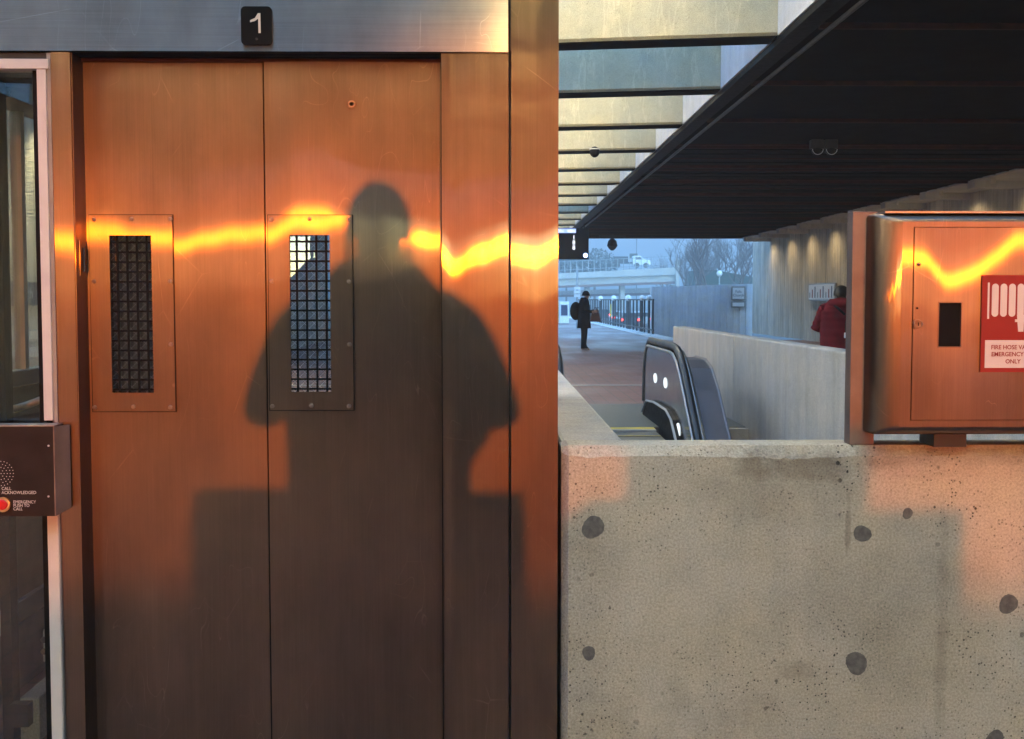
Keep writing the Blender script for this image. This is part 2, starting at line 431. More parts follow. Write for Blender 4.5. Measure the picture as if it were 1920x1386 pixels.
# ceiling: concrete beams over the platform, dark soffit beyond the girder
CZ = 4.0
ceil = empty('ceiling', (0,0,CZ), kind='structure')
SK = math.tan(R(9.7))
BEAM_Y = [11.97+3.0*i for i in range(-11,13)]
def beam_mesh():
    b=MB(); x0,x1=-6.4,2.73; t=.36; c=.03
    prof=[(0,c),(c,0),(t-c,0),(t,c),(t,1.05),(0,1.05)]
    vs=[]
    for x in (x0,x1):
        for (py,pz) in prof: vs.append((x, py+(2.73-x)*SK, pz))
    n=len(prof); fs=[(i,(i+1)%n,(i+1)%n+n,i+n) for i in range(n)]+[tuple(range(n)),tuple(range(n,2*n))]
    return b.add(vs,fs)
first=None
for y in BEAM_Y:
    if first is None:
        first=beam_mesh().build('beam', M['conc_beam']); first.parent=ceil; first.location=(0,y,0)
    else: share(first, loc=(0,y,0))
def strip_mesh():  # dark strip added under each beam so its underside reads as shade
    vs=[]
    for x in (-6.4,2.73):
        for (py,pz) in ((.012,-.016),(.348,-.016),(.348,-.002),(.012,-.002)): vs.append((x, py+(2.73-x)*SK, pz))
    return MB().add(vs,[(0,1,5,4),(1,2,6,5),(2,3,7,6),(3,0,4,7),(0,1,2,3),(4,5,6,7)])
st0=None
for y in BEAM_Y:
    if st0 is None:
        st0=strip_mesh().build('beam_shade_strip', M['soffit']); st0.parent=ceil; st0.location=(0,y,0)
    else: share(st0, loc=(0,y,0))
# girder side (light face of each bay) + black fascia
for y in BEAM_Y[:-1]:
    MB().box((2.732,y+.36,CZ-.002),(2.85,y+3.0-.004,CZ+1.05)).build('girder_face', M['conc_side'], ceil)
MB().box((2.752,-21.2,CZ-.07),(2.95,49.8,CZ-.006)).build('fascia', M['black'], ceil)
MB().box((-6.4,-21.2,CZ+1.07),(2.59,-3.0,CZ+1.3)).build('roof_slab', M['conc_side'], ceil)  # cover added over the rear bays to keep sky light out
MB().box((2.60,-21.2,CZ+1.06),(11.5,49.8,CZ+1.3)).build('roof_slab', M['conc_side'], ceil)
# soffit panels
pan=lip=None
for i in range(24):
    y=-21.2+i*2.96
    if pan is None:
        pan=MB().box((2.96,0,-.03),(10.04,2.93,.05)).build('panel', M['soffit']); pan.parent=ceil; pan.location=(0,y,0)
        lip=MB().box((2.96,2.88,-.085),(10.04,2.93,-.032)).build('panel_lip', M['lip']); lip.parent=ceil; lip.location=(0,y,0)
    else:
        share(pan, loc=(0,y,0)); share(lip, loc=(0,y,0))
ribm=None
for i in range(46):
    y=20+i*.65
    m=MB().box((2.99,y,CZ-.052),(10.0,y+.05,CZ-.031)); m.build('soffit_rib', M['lip'] if i%3==0 else M['soffit'], ceil)
MB().tube([(3.03,-21,CZ-.10),(3.03,49.6,CZ-.10)],.022,8).build('conduit', M['dark_metal'], ceil)
# light ledge slabs between the soffit and the outer wall
led=None
for i in range(24):
    y=-21.2+i*2.96
    if led is None:
        led=MB().box((10.06,0,-.06),(11.2,2.55,.02)).build('ledge_slab', M['conc_side']); led.parent=ceil; led.location=(0,y,0)
        led2=MB().box((10.06,2.56,-.20),(11.2,2.95,.02)).build('ledge_beam', M['conc_side']); led2.parent=ceil; led2.location=(0,y,0)
    else:
        share(led, loc=(0,y,0)); share(led2, loc=(0,y,0))

# outer fluted wall on the right and its opposite on the left
def fluted(name, X, sgn, y0, y1, label, step=2.96):
    o = empty(name, (X,y0,0), label, 'wall', kind='structure')
    y=y0; i=0
    while y<y1-.1:
        ye=min(y+step-.05,y1)
        n=14; pts=[]
        for k in range(n+1):
            q=k/n; pts.append((X+sgn*(-.10*math.sin(math.pi*q)**.6 if False else .0), y+(ye-y)*q))
        # gently bowed panel with shallow vertical flutes
        b=MB(); vs=[];fs=[]
        m=24
        for k in range(m+1):
            q=k/m; d=-.10*math.sin(math.pi*q)+.012*(k%2)
            vs+= [(X+sgn*d, y+(ye-y)*q, 0),(X+sgn*d, y+(ye-y)*q, CZ-.07)]
        for k in range(m): fs.append((2*k,2*k+1,2*k+3,2*k+2))
        bx=[(X+sgn*.25,y,0),(X+sgn*.25,y,CZ-.07),(X+sgn*.25,ye,0),(X+sgn*.25,ye,CZ-.07)]
        e=2*m; bb=len(vs); vs+=bx
        fs+=[(0,bb,bb+1,1),(e,e+1,bb+3,bb+2),(bb,bb+2,bb+3,bb+1),(1,bb+1,bb+3,e+1)]
        b.add(vs,fs).build('panel', M['conc_flute'], o)
        y+=step; i+=1
    return o
fluted('right_wall', 11.2, 1, 6, 53.3, None)
fluted('left_wall', -6.0, -1, -22, 44, None)
b=MB()
for i in range(16):
    x0=6.92+i*(4.4/16); x1=x0+4.4/16-.005
    b.box((x0,54.3-i*.03,-1.2),(x1,54.6,1.45+(24+i*.35)/F*54.3))
b.build('far_wall', M['conc_far'], kind='structure')
MB().box((-6.2,-20.2,0),(11.2,-20,1.38)).build('rear_parapet_wall', M['conc_wall'], kind='structure')
blocker=empty('sun_blocker_wall',(0,-24,0),'tall unseen grey wall added behind the platform to block light, with one low wide opening','light blocker')  # added wall, blocks rear sun and sky except through its opening
MB().box((-90,-26,-1.2),(-.7,-24.1,19)).build('wall', M['conc_side'], blocker)
MB().box((4.1,-26,-1.2),(100,-24.1,19)).build('wall', M['conc_side'], blocker)
MB().box((-.7,-26,3.13),(4.1,-24.1,19)).build('wall', M['conc_side'], blocker)
MB().box((-.7,-26,-1.2),(4.1,-24.1,-.3)).build('blocker_sill', M['granite'], blocker)

# ------------------------------------------------------------------ concrete parapet in front, its arm, escalator well walls
Y0=3.5
xl=PX(1053,Y0,1000); zt=PZ(836,Y0,1300)
par = empty('front_parapet', (xl,Y0,0), 'pitted concrete parapet in the foreground, beside the steel elevator and under the hose cabinet', 'wall')
def parapet_front():
    b=MB(); x1=3.05; c=.030
    nx=150; rows=[]
    def ch(x):      # broken arris: how far the chamfer dips
        u=928+x/Y0*F
        d=.002*math.sin(x*23)+.0016*math.sin(x*71+1)+.0012*random.uniform(-1,1)
        for (c0,w,a) in ((1410,55,.010),(1490,40,.012),(1560,50,.007),(1105,20,.005),(1760,30,.004)):
            q=(u-c0)/w; d+=a*math.exp(-q*q)*(1+.5*random.uniform(-1,1))
        return d
    vs=[];fs=[]
    zs=[-.05,.3,.6,.8,.9,.95,.97]
    for i in range(nx+1):
        x=xl+.02+(x1-xl-.02)*i/nx; d=ch(x)
        col=[(x,Y0,z) for z in zs]+[(x,Y0,zt-c-d*.6),(x,Y0+.012+d*.3,zt-c*.45-d*.8),(x,Y0+.022+abs(d)*.5,zt-.002),(x,Y0+.030+abs(d),zt),(x,Y0+.145,zt),(x,Y0+.150,-.05)]
        vs+=col
    n=len(zs)+6
    for i in range(nx):
        for k in range(n-1):
            fs.append((i*n+k,(i+1)*n+k,(i+1)*n+k+1,i*n+k+1))
    b.add(vs,fs)
    return b
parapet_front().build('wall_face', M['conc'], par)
# left chamfered arris
b=MB(); 
b.add([(xl,Y0+.025,-.05),(xl+.02,Y0,-.05),(xl+.02,Y0,zt-.03),(xl,Y0+.025,zt-.02),(xl+.02,Y0+.03,zt),(xl,Y0+.045,zt-.008),(xl,Y0+.15,-.05),(xl,Y0+.15,zt-.008),(xl+.02,Y0+.15,zt)],
      [(0,1,2,3),(3,2,4,5),(0,3,5,7,6),(5,4,8,7)])
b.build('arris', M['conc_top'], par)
def plug(u,v,r,lab=None):
    c=P(u,v,Y0-.0012); n=48; b=MB()
    vs=[(c.x,c.y,c.z)]
    for k in range(n):
        a=2*math.pi*k/n; rr=r/F*Y0*(1+random.uniform(-.03,.03)+.08*math.sin(2*a+u)+.04*math.sin(3*a+v)); vs.append((c.x+rr*math.cos(a),c.y+.0004,c.z+rr*math.sin(a)))
    for k in range(n):
        a=2*math.pi*k/n; q=vs[1+k]; vs.append((c.x+(q[0]-c.x)*1.1, Y0+.004, c.z+(q[2]-c.z)*1.1))
    fs=[(0,1+k,1+(k+1)%n) for k in range(n)]+[(1+k,1+n+k,1+n+(k+1)%n,1+(k+1)%n) for k in range(n)]
    return b.add(vs,fs).build('mortar_plug', M['plug'], par)
for u,v,r in ((1112,989,21),(1617,1001,16),(1104,1225,13),(1606,1244,21),(1891,1133,18),(1702,963,10),(1866,1386,17)): plug(u,v,r)
# arm going away along the escalator well
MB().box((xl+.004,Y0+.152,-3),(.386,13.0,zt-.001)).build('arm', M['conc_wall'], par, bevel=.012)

well = empty('escalator_well_wall',(2.85,3.65,0),'long grey concrete parapet to the right of the escalator, hiding the person in maroon','wall')
for i,(a,c) in enumerate(((3.66,9.6),(9.612,14.6),(14.612,19.6))):
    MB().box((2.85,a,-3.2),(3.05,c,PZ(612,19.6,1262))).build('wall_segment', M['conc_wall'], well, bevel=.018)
MB().box((.386,3.66,-3.4),(2.85,13.8,-3.2)).build('lower_floor', M['tile'], kind='structure')

# ------------------------------------------------------------------ escalator
esc = empty('escalator',(1.3,13.8,0),'escalator top with grey balustrade and black handrail, below the long concrete parapet','escalator')
def rail_z(y, base):       # base height over the stair line
    if y>13.2: return base
    if y>12.4: t=(13.2-y)/.8; return base-.8*t*t*math.tan(R(34))*.5
    return base-.4*math.tan(R(34))-(12.4-y)*math.tan(R(34))
def newel_profile(top, bot, y_end, rad, y0=6.0):
    pts=[]
    y=y0
    while y<y_end-rad: pts.append((y, rail_z(y,top))); y+=.25
    for k in range(9):
        a=math.pi/2*(1-k/8); pts.append((y_end-rad+rad*math.cos(a), top-rad*1.0+rad*math.sin(a)))
    pts.append((y_end+.02,top-rad-.3)); pts.append((y_end-.05,bot+.02))
    return pts
for X,side in ((1.93,1),(.66,-1)):
    top=newel_profile(.90,-.06,15.6,.42)
    low=[(y,rail_z(y,0)-.25) for y in (15.5,13.2,12.8,12.4,10,6)]
    poly=top+low
    MB().prism(poly,'x',X-.03,X+.03).build('balustrade', M['esc_panel'], esc)
    MB().tube([(X-.036*side,y,z-.02) for y,z in top[:-1]],.016,6,smooth=True).build('trim', M['esc_trim'], esc)
    MB().tube([(X+.005*side,y,z+.045) for y,z in top],.040,10,smooth=True).build('handrail', M['rubber'], esc)
    MB().tube([(X+.055*side,y,z+.0) for y,z in top[:-2]],.030,8,smooth=True).build('handrail_guide', M['esc_trim'], esc)
    # inner deck
    deck=[(y,rail_z(y,.26)) for y in (6,8,10,12.4,12.8,13.2,14.2)]+[(14.9,.22),(15.3,.05),(15.5,-.1)]
    MB().prism(deck+low,'x',X-.03-.045*side if side>0 else X+.03, X-.03 if side>0 else X+.075).build('deck', M['black'], esc)
    MB().tube([((X-.085*side),y,z) for y,z in deck[:-1]],.014,6).build('skirt_trim', M['galv'], esc)
for (u,v,du,dv) in ((1228,709,2.6,9),(1247,718,3,10),(1219,788,1.8,6.5),(1271,808,3.4,15)):
    y_=LX(u,1.895,v); q=P(u,v,y_); ry=abs(LX(u+du,1.895,v)-y_); rz=dv/F*y_
    MB().prism([(y_+ry*math.cos(a_*math.pi/8),q.z+rz*math.sin(a_*math.pi/8)) for a_ in range(16)],'x',1.893,1.899).build('painted_glint', M['glint'], esc)  # glowing ovals added in place of lamp reflections on the steel panel
MB().box((2.29,13.66,-3.2),(2.845,13.795,.002)).build('well_end_wall', M['conc_wall'], kind='structure')
# outer cladding
clad=[(y,rail_z(y,.80)) for y in (6,8,10,12.4,12.8,13.2,13.9)]
clad+=[(14.2,.76),(14.45,.62),(14.5,-.1)]
MB().prism(clad+[(y,rail_z(y,0)-.5) for y in (13.2,12.4,10,6)],'x',2.02,2.28).build('outer_cladding', M['esc_side'], esc, bevel=.02)
stp=None
for i in range(14):
    y=13.5-i*.40; z=min(0,rail_z(y,0))-.015
    if y<7.5: break
    if stp is None:
        m=MB().box((.80,-.40,-.21),(1.79,0,0))
        stp=m.build('step', M['step']); stp.parent=esc; stp.matrix_local=Matrix.Translation((-1.3,y-13.8,z)) 
        ye=MB().box((.81,-.40,.001),(1.78,-.375,.004)).build('step_nosing', M['yellow']); ye.parent=esc; ye.matrix_local=Matrix.Translation((-1.3,y-13.8,z))
    else:
        share(stp).matrix_local=Matrix.Translation((-1.3,y-13.8,z)); share(ye).matrix_local=Matrix.Translation((-1.3,y-13.8,z))
MB().box((.80,13.52,-.02),(1.79,13.79,.006)).build('comb_plate', M['galv'], esc)
MB().box((.80,13.60,.007),(1.79,13.78,.011)).build('yellow_strip', M['yellow'], esc)

# ------------------------------------------------------------------ elevator
YF=3.5; YD=3.60
SUNV = 562-F*math.tan(R(SUN_EL))
def lerp(tbl, x):
    if x<=tbl[0][0]: return tbl[0][1]
    for (a,p),(b_,q) in zip(tbl,tbl[1:]):
        if x<=b_:
            t=(x-a)/(b_-a); t=t*t*(3-2*t); return p+(q-p)*t
    return tbl[-1][1]
def warp(tbl, zc, wav=.0016, seed=0.0, Y=3.5):
    """sheet buckling: tilt of the sheet as a function of x so the sheen sits where the sheet puts it"""
    def f(x, z):
        u=928+x/Y*F
        th=-(SUNV-lerp(tbl,u)-3.5*math.sin(u*.045+seed)-2.5*math.sin(u*.11+2*seed)-1.2*math.sin(u*.27))/F/2          # band lower than SUNV -> tilts up
        y=th*(z-zc)
        y+= wav*.26*(math.sin(x*9+seed)+.7*math.sin(x*17+2.1*seed+1))*math.sin(z*5.2+seed)
        y+= wav*.05*math.sin(x*4+seed*3)*math.sin(z*11+1+seed)
        return y
    return f
def sheet(name, mat, parent, x0,x1,z0,z1, Y, fn, depth=.02, hole=None, nx=26, nz=70, label=None):
    xs=[x0+(x1-x0)*i/nx for i in range(nx+1)]; zs=[z0+(z1-z0)*i/nz for i in range(nz+1)]
    if hole:
        hx0,hx1,hz0,hz1=hole
        xs=sorted(set([q for q in xs if min(abs(q-hx0),abs(q-hx1))>.004]+[hx0,hx1])); zs=sorted(set([q for q in zs if min(abs(q-hz0),abs(q-hz1))>.006]+[hz0,hz1]))
    nX=len(xs); nZ=len(zs)
    vs=[(x,Y+fn(x,z),z) for x in xs for z in zs]
    def inside(i,k):
        if not hole: return False
        cx=(xs[i]+xs[i+1])/2; cz=(zs[k]+zs[k+1])/2
        return hx0<cx<hx1 and hz0<cz<hz1
    fs=[(i*nZ+k,(i+1)*nZ+k,(i+1)*nZ+k+1,i*nZ+k+1) for i in range(nX-1) for k in range(nZ-1) if not inside(i,k)]
    b=MB().add(vs,fs,True)
    cnt={}
    for f in fs:
        for a,c in zip(f,f[1:]+f[:1]):
            key=(min(a,c),max(a,c)); cnt.setdefault(key,[]).append((a,c))
    ev=[];ef=[]
    for key,l in cnt.items():
        if len(l)==1:
            a,c=l[0]; n=len(ev); ev+=[vs[c],vs[a],(vs[a][0],Y+depth,vs[a][2]),(vs[c][0],Y+depth,vs[c][2])]; ef.append((n,n+1,n+2,n+3))
    me=bpy.data.meshes.new(name); nb=len(vs)
    me.from_pydata([tuple(q) for q in vs+ev],[],fs+[tuple(nb+i for i in f) for f in ef])
    me.polygons.foreach_set('use_smooth',[True]*len(fs)+[False]*len(ef)); me.materials.append(mat)
    o=bpy.data.objects.new(name,me); COL.objects.link(o)
    if parent: o.parent=parent; o.matrix_local=world_of(parent).inverted()
    if label: o['label']=label
    return o

ele = empty('elevator',(-.75,3.55,0),'brushed steel elevator front glowing orange in low sunlight, beside the concrete parapet','elevator')
xA=PX(108,YF,700); xB=PX(144,YF,700); xC=PX(828,YF,700); xD=PX(954,YF,700); xE=PX(957,YF,700); xF=PX(1046,YF,700)
zH=PZ(98,YF,500)
# header, bent at its right end
def hdr(x,z):
    u=928+x/YF*F
    if u<886: return .0004*math.sin(x*6)
    q=(u-886)/68; s=(z-zH)/.15
    return (.062*.1035*q*q*q/3*(1.2-.55*s))+.0004*math.sin(x*6)
sheet('header_panel', M['steel_h'], ele, PX(-260,YF), xD-.002, zH, 2.42, YF-.012, hdr, .03, nx=110, nz=14)
MB().box((PX(-260,YF),YF+.0,zH+.004),(xF-.01,5.4,2.40)).build('header_housing', M['dark_metal'], ele)
# corner column
sheet('corner_column', M['steel_v'], ele, xE+.002,xF,-.02,2.42,YF-.006, warp([(957,478),(1000,490),(1046,478)],1.4,.0022,1.3), .02, nx=14)
MB().box((xE+.004,YF+.016,-.02),(xF-.003,5.4,2.42)).build('column_core', M['dark_metal'], ele)
# right jamb
sheet('jamb', M['steel_v'], ele, xC+.002,xD-.001,-.02,zH-.002,YF, warp([(828,466),(850,492),(905,474),(954,478)],1.4,.0022,4.1), .14, nx=18)
# left jamb with its return
sheet('jamb', M['steel_v'], ele, xA,xB,-.02,zH-.002,YF, warp([(105,458),(144,452)],1.4,.0015,2.2), .14, nx=8)
MB().box((xB-.0005,YF+.004,-.02),(xB+.003,YF+.11,zH-.002)).build('jamb_return', M['steel_v'], ele)
# doors
xm=PX(498,YD,600)
dL0=PX(162,YD,600); dR1=PX(829,YD,600)+.06; zD=PZ(118,YD,500)
tblL=[(150,452),(330,448),(420,452),(500,458)]
tblR=[(500,452),(560,436),(640,430),(700,440),(780,446),(830,448)]
def door(x0,x1,pu,pv,hu,hv,tbl,seed,lab,plate_tbl,yaw,Yp):
    d=empty('door_leaf',((x0+x1)/2,Yp,0)); d.parent=ele; d.matrix_local=Matrix.Translation((-(-.75)+(x0+x1)/2,Yp-3.55,0)); d['label']=lab
    hx0,hx1=PX(hu[0],Yp,588),PX(hu[1],Yp,588); hz0,hz1=PZ(hv[1],Yp,400),PZ(hv[0],Yp,400)
    sheet('door_sheet', M['steel_v'], d, x0,x1,-.02,zD,Yp, warp(tbl,1.4,.0026,seed,Yp), .03, hole=(hx0-.004,hx1+.004,hz0-.004,hz1+.004), nx=34, nz=90)
    px0,px1=PX(pu[0],Yp,588),PX(pu[1],Yp,588); pz0,pz1=PZ(pv[1],Yp,400),PZ(pv[0],Yp,400)
    sheet('window_plate', M['steel_v'], d, px0,px1,pz0,pz1,Yp-.007, warp(plate_tbl,(pz0+pz1)/2,.0010,seed+2,Yp), .006, hole=(hx0,hx1,hz0,hz1), nx=14, nz=30)
    MB().box((px0-.0022,Yp-.0052,pz0-.0022),(px0-.0002,Yp+.002,pz1+.0022)).box((px1+.0002,Yp-.0052,pz0-.0022),(px1+.0022,Yp+.002,pz1+.0022)).build('plate_edge',M['black'],d)['kind']='stuff'
    MB().box((px0,Yp-.0052,pz1+.0002),(px1,Yp+.002,pz1+.0022)).box((px0,Yp-.0052,pz0-.0022),(px1,Yp+.002,pz0-.0002)).build('plate_edge',M['black'],d)['kind']='stuff'
    # screws
    sc=None
    for (su,sv) in ((pu[1]-8,pv[0]+7),(pu[1]-8,pv[1]-7),((pu[0]+pu[1])/2-3,pv[0]+7),((pu[0]+pu[1])/2,pv[1]-8),(pu[1]-8,pv[0]+124),(pu[1]-7,pv[0]+242),(pu[0]+4,pv[0]+8),(pu[0]+5,pv[1]-7),(pu[0]+4,pv[0]+124)):
        c=P(su,sv,Yp-.010)
        if sc is None:
            sc=MB().tube([(0,.004,0),(0,-.0008,0),(0,-.0016,0)],[.0062,.0062,.0045],14).box((-.0012,-.0022,-.004),(.0012,-.0010,.004)).build('screw',M['screw']); sc.parent=d; s_=sc
        else: s_=share(sc)
        s_.matrix_local=world_of(d).inverted()@Matrix.Translation(c)
    # pane behind the plate, set slightly askew
    g=MB(); w_=(hx1-hx0)/2+.01; hh=(hz1-hz0)/2+.01; cx=(hx0+hx1)/2; cz=(hz0+hz1)/2
    ca,sa=math.cos(yaw),math.sin(yaw)
    fr=[(-w_,-hh),(w_,-hh),(w_,hh),(-w_,hh)]
    g.add([(cx+a*ca,Yp+.022+a*sa,cz+q) for a,q in fr]+[(cx+a*ca,Yp+.026+a*sa,cz+q) for a,q in fr],[(0,1,2,3),(7,6,5,4),(0,4,5,1),(1,5,6,2),(2,6,7,3),(3,7,4,0)])
    g.build('wired_pane', M['mirror_glass'], d)
    # diagonal wires laid in the glass
    wm=MB(); step=.0285
    W=2*w_;H=2*hh; k=-H
    def seg(a,c):
        wm.tube([a,c],.00055,3,caps=False)
    while k<W:
        for sgn in (1,-1):
            x_a=max(0,k); x_b=min(W,k+H)
            if x_b>x_a:
                za=(x_a-k); zb=(x_b-k)
                if sgn<0: za,zb=H-za,H-zb
                seg((cx-w_+x_a,Yp+.020+(x_a-w_)*sa,cz-hh+za),(cx-w_+x_b,Yp+.020+(x_b-w_)*sa,cz-hh+zb))
        k+=step
    wm.build('glass_wire', M['galv'], d)['kind']='stuff'
    # security grille: each bar a piece
    bv=bh=None
    n=4; off=.0065
    for i in range(n):
        x=hx0+off+.0285*i+.012
        q=MB().bar((x,Yp+.006,hz0-.02),(x,Yp+.006,hz1+.02),.0058) if bv is None else None
        if bv is None: bv=q.build('grille_bar',M['black'],d); bx=x
        else: s_=share(bv); s_.location=s_.location+Vector((x-bx,0,0))
    nb=int((hz1-hz0)/.0285)+1
    for i in range(nb):
        z=hz0+.008+.0287*i
        if bh is None: bh=MB().bar((hx0-.02,Yp+.010,z),(hx1+.02,Yp+.010,z),.0054).build('grille_bar',M['black'],d); bz=z
        else: s_=share(bh); s_.location=s_.location+Vector((0,0,z-bz))
    return d
dl=door(dL0,xm,(172,327),(404,771),(209,287),(442,736),tblL,.4,'left door leaf, evenly orange',[(150,448),(200,443),(330,453)],0.0,YD)
dr=door(xm+.0065,dR1,(505,662),(404,769),(545,620),(441,735),tblR,3.3,'right door leaf, carrying the standing shadow',[(500,450),(560,418),(662,410)],math.radians(7.3),YD-.012)
MB().box((xm-.004,YD+.010,-.02),(xm+.012,YD+.024,zD)).build('gap_dark_strip', M['black'], ele)  # black strip added behind the leaves so the gap goes dark
c=P(660,196,YD-.016)
c.y-=.006
k_=MB().tube([(c.x,c.y+.012,c.z),(c.x,c.y-.004,c.z),(c.x,c.y-.004,c.z),(c.x,c.y+.004,c.z)],[.0105,.0105,.006,.006],18).build('key_hole', M['screw'], dr)
MB().tube([(c.x,c.y+.003,c.z),(c.x,c.y+.0005,c.z)],[.006,.006],12).build('key_slot', M['black'], dr)
MB().box((dL0,YD+.05,-.02),(dR1,YD+.06,2.3)).build('door_back', M['dark_metal'], ele) if False else None
MB().box((dL0-.02,YD-.03,zD+.010),(dR1,YD+.03,zH-.002)).build('door_track', M['black'], ele)
MB().box((dL0,YD-.018,zD-.001),(dR1-.05,YD+.02,zD+.008)).build('track_lip', M['lip'], ele)
# cabin glimpsed through the panes
MB().box((-1.24,5.30,-.02),(-1.02,5.38,2.36)).build('cabin_wall', M['white_al'], ele)
MB().box((-.42,5.30,-.02),(.14,5.38,2.36)).build('cabin_wall', M['white_al'], ele)
MB().box((-1.02,5.30,-.02),(-.42,5.38,1.02)).build('cabin_wall', M['white_al'], ele)
MB().box((-1.02,5.30,2.1),(-.42,5.38,2.36)).build('cabin_wall', M['white_al'], ele)
MB().box((-1.248,3.72,-.02),(-1.241,5.30,2.36)).build('cabin_side_panel', M['white_al'], ele)
MB().box((.10,3.72,-.02),(.11,5.30,2.36)).build('cabin_side_panel', M['white_al'], ele)
MB().box((-.95,4.1,2.33),(-.25,4.9,2.355)).build('cabin_light', M['cabin_light'], ele)
MB().box((-1.24,3.70,-.05),(.14,5.38,-.021)).build('cabin_floor', M['step'], ele)
MB().box((-.9,5.24,1.0),(-.1,5.29,1.05)).build('cabin_rail', M['grey_al'], ele)
# door release slot plate on the jamb
c0=P(150,452,YF+.05); c1=P(168,517,YF+.05)
dr_=MB().box((xB+.004,YF+.030,c1.z),(xB+.006,YF+.085,c0.z)).build('release_plate', M['steel_v'], ele)
MB().tube([(xB+.008,YF+.058,c1.z+.012),(xB+.008,YF+.058,c0.z-.02)],.003,6).build('release_rod', M['dark_metal'], ele)
# vertical black edge trims
for u,Y in ((955.5,YF-.006),(829,YF+.001)):
    x=PX(u,Y,700); MB().box((x-.0012,Y-.0015,-.02),(x+.0012,Y+.006,zH-.004 if u<950 else 2.42)).build('edge_trim', M['black'], ele)

# number plate
num=empty('number_sign',P(481,49,YF-.016),'black rounded plate with number 1, on the steel header above the elevator doors','sign')
a=P(453,85,YF-.016); c=P(510,13,YF-.016); rr=.012
pl=[]
for (cx,cz,a0) in ((c.x-rr,c.z-rr,0),(a.x+rr,c.z-rr,90),(a.x+rr,a.z+rr,180),(c.x-rr,a.z+rr,270)):
    for k in range(6): q=R(a0+90*k/5); pl.append((cx+rr*math.cos(q),cz+rr*math.sin(q)))
MB().prism(pl,'y',YF-.022,YF-.010).build('plate', M['black'], num)
dg_=[(483.5,25),(488,25),(489,62),(484.6,62),(484,35),(478,39.5),(469,42),(469,38),(478,34)]
MB().prism([(P(u+0,v,YF-.0225).x,P(u,v,YF-.0225).z) for u,v in dg_],'y',YF-.0232,YF-.0222).build('digit',M['cream'],num)
c_=P(481,73,YF-.0225); MB().tube([(c_.x,c_.y+.001,c_.z),(c_.x,c_.y-.001,c_.z)],.0035,10).build('screw', M['dark_metal'], num)

# ------------------------------------------------------------------ glazed shaft at the left
shaft=empty('shaft_window',(-1.8,3.55,0),'glazed elevator shaft with off white frame, left of the steel doors','window')
fu0=PX(79,YF,500); fu1=PX(96,YF,500)
MB().box((fu0,YF-.012,PZ(788,YF,90)),(fu1,YF+.05,PZ(131,YF,90))).build('frame_stile', M['white_al'], shaft, bevel=.0015)
MB().box((PX(-260,YF),YF-.014,PZ(131,YF,40)+.0005),(fu1+.008,YF+.05,PZ(112,YF,40))).build('frame_rail', M['white_al'], shaft, bevel=.0015)
MB().box((PX(97,YF,1200)-.002,YF-.012,-.02),(PX(117,YF,1200),YF+.05,PZ(960,YF,100))).build('frame_stile', M['white_al'], shaft, bevel=.003)
MB().box((fu1+.0005,YF-.004,.0),(xA-.001,YF+.04,zH-.004)).build('sealant_strip', M['grey_al'], shaft)
MB().box((PX(-260,YF),YF+.001,PZ(111,YF,40)),(xA-.001,YF+.04,zH-.004)).build('head_strip', M['dark_metal'], shaft)
MB().box((fu0-.020,YF+.012,0),(fu0-.001,YF+.06,PZ(131,YF,90))).build('gasket', M['black'], shaft)
MB().box((PX(-250,YF),YF+.022,0.0),(fu0-.021,YF+.028,PZ(132,YF,90))).build('pane', M['glass'], shaft)
# side glazing of the shaft (plane x = XS) and dark equipment
XS=-1.78
for z0,z1 in ((1.13,1.19),(.26,.34),(2.30,2.38)):
    MB().box((XS-.03,3.6,z0),(XS+.03,5.4,z1)).build('side_rail', M['grey_al'], shaft, bevel=.004)
MB().box((XS-.03,4.90,0),(XS+.03,4.96,2.38)).build('side_mullion', M['grey_al'], shaft)
MB().box((XS-.02,4.62,1.19),(XS+.02,4.655,2.30)).build('side_mullion', M['grey_al'], shaft)
MB().box((XS-.003,3.62,1.19),(XS+.003,5.38,2.30)).build('side_pane', M['glass'], shaft)
MB().box((XS-.01,3.62,-.1),(XS+.01,5.38,.26)).build('side_panel', M['dark_metal'], shaft)
MB().box((XS-.01,3.62,.34),(XS+.01,5.38,1.13)).build('side_panel', M['dark_metal'], shaft)
MB().box((-1.275,3.62,-.02),(-1.25,5.4,2.38)).build('car_side', M['black'], shaft)
MB().box((-1.78,5.36,0),(-1.25,5.40,1.2)).build('back_panel', M['dark_metal'], shaft)
# guide rail, pipe, junction box, camera, counterweight bracket
MB().box((PX(-8,4.0),3.98,0),(PX(12,4.0),4.04,2.3)).build('guide_rail', M['black'], shaft)
MB().tube([P(22,768,4.2),P(50,760,4.2),P(90,745,4.2)],.013,10,smooth=True).build('pipe', M['grey_al'], shaft)
MB().box((PX(71,4.1),4.08,PZ(1238,4.1,80)),(PX(110,4.1),4.16,PZ(1178,4.1,80))).build('junction_box', M['grey_al'], shaft, bevel=.003)
for v in (1200,1222):
    q=P(82,v,4.078); MB().tube([(q.x,q.y,q.z),(q.x,q.y+.004,q.z)],.011,14).build('knockout', M['dark_metal'], shaft)
MB().box((PX(25,4.0),3.98,-.1),(PX(62,4.0),4.25,PZ(1305,4.0,40))).build('counterweight', M['conc_wall'], shaft, bevel=.004)
MB().box((PX(18,4.0),3.93,PZ(1350,4.0,40)),(PX(52,4.0),3.97,PZ(1308,4.0,40))).build('bracket', M['black'], shaft)
MB().box((PX(2,4.1),4.08,PZ(152,4.1,20)),(PX(30,4.1),4.14,PZ(138,4.1,20))).tube([P(12,152,4.1),P(13,168,4.1),P(15,182,4.1)],[.014,.013,.006],8).build('sensor_arm', M['black'], shaft)

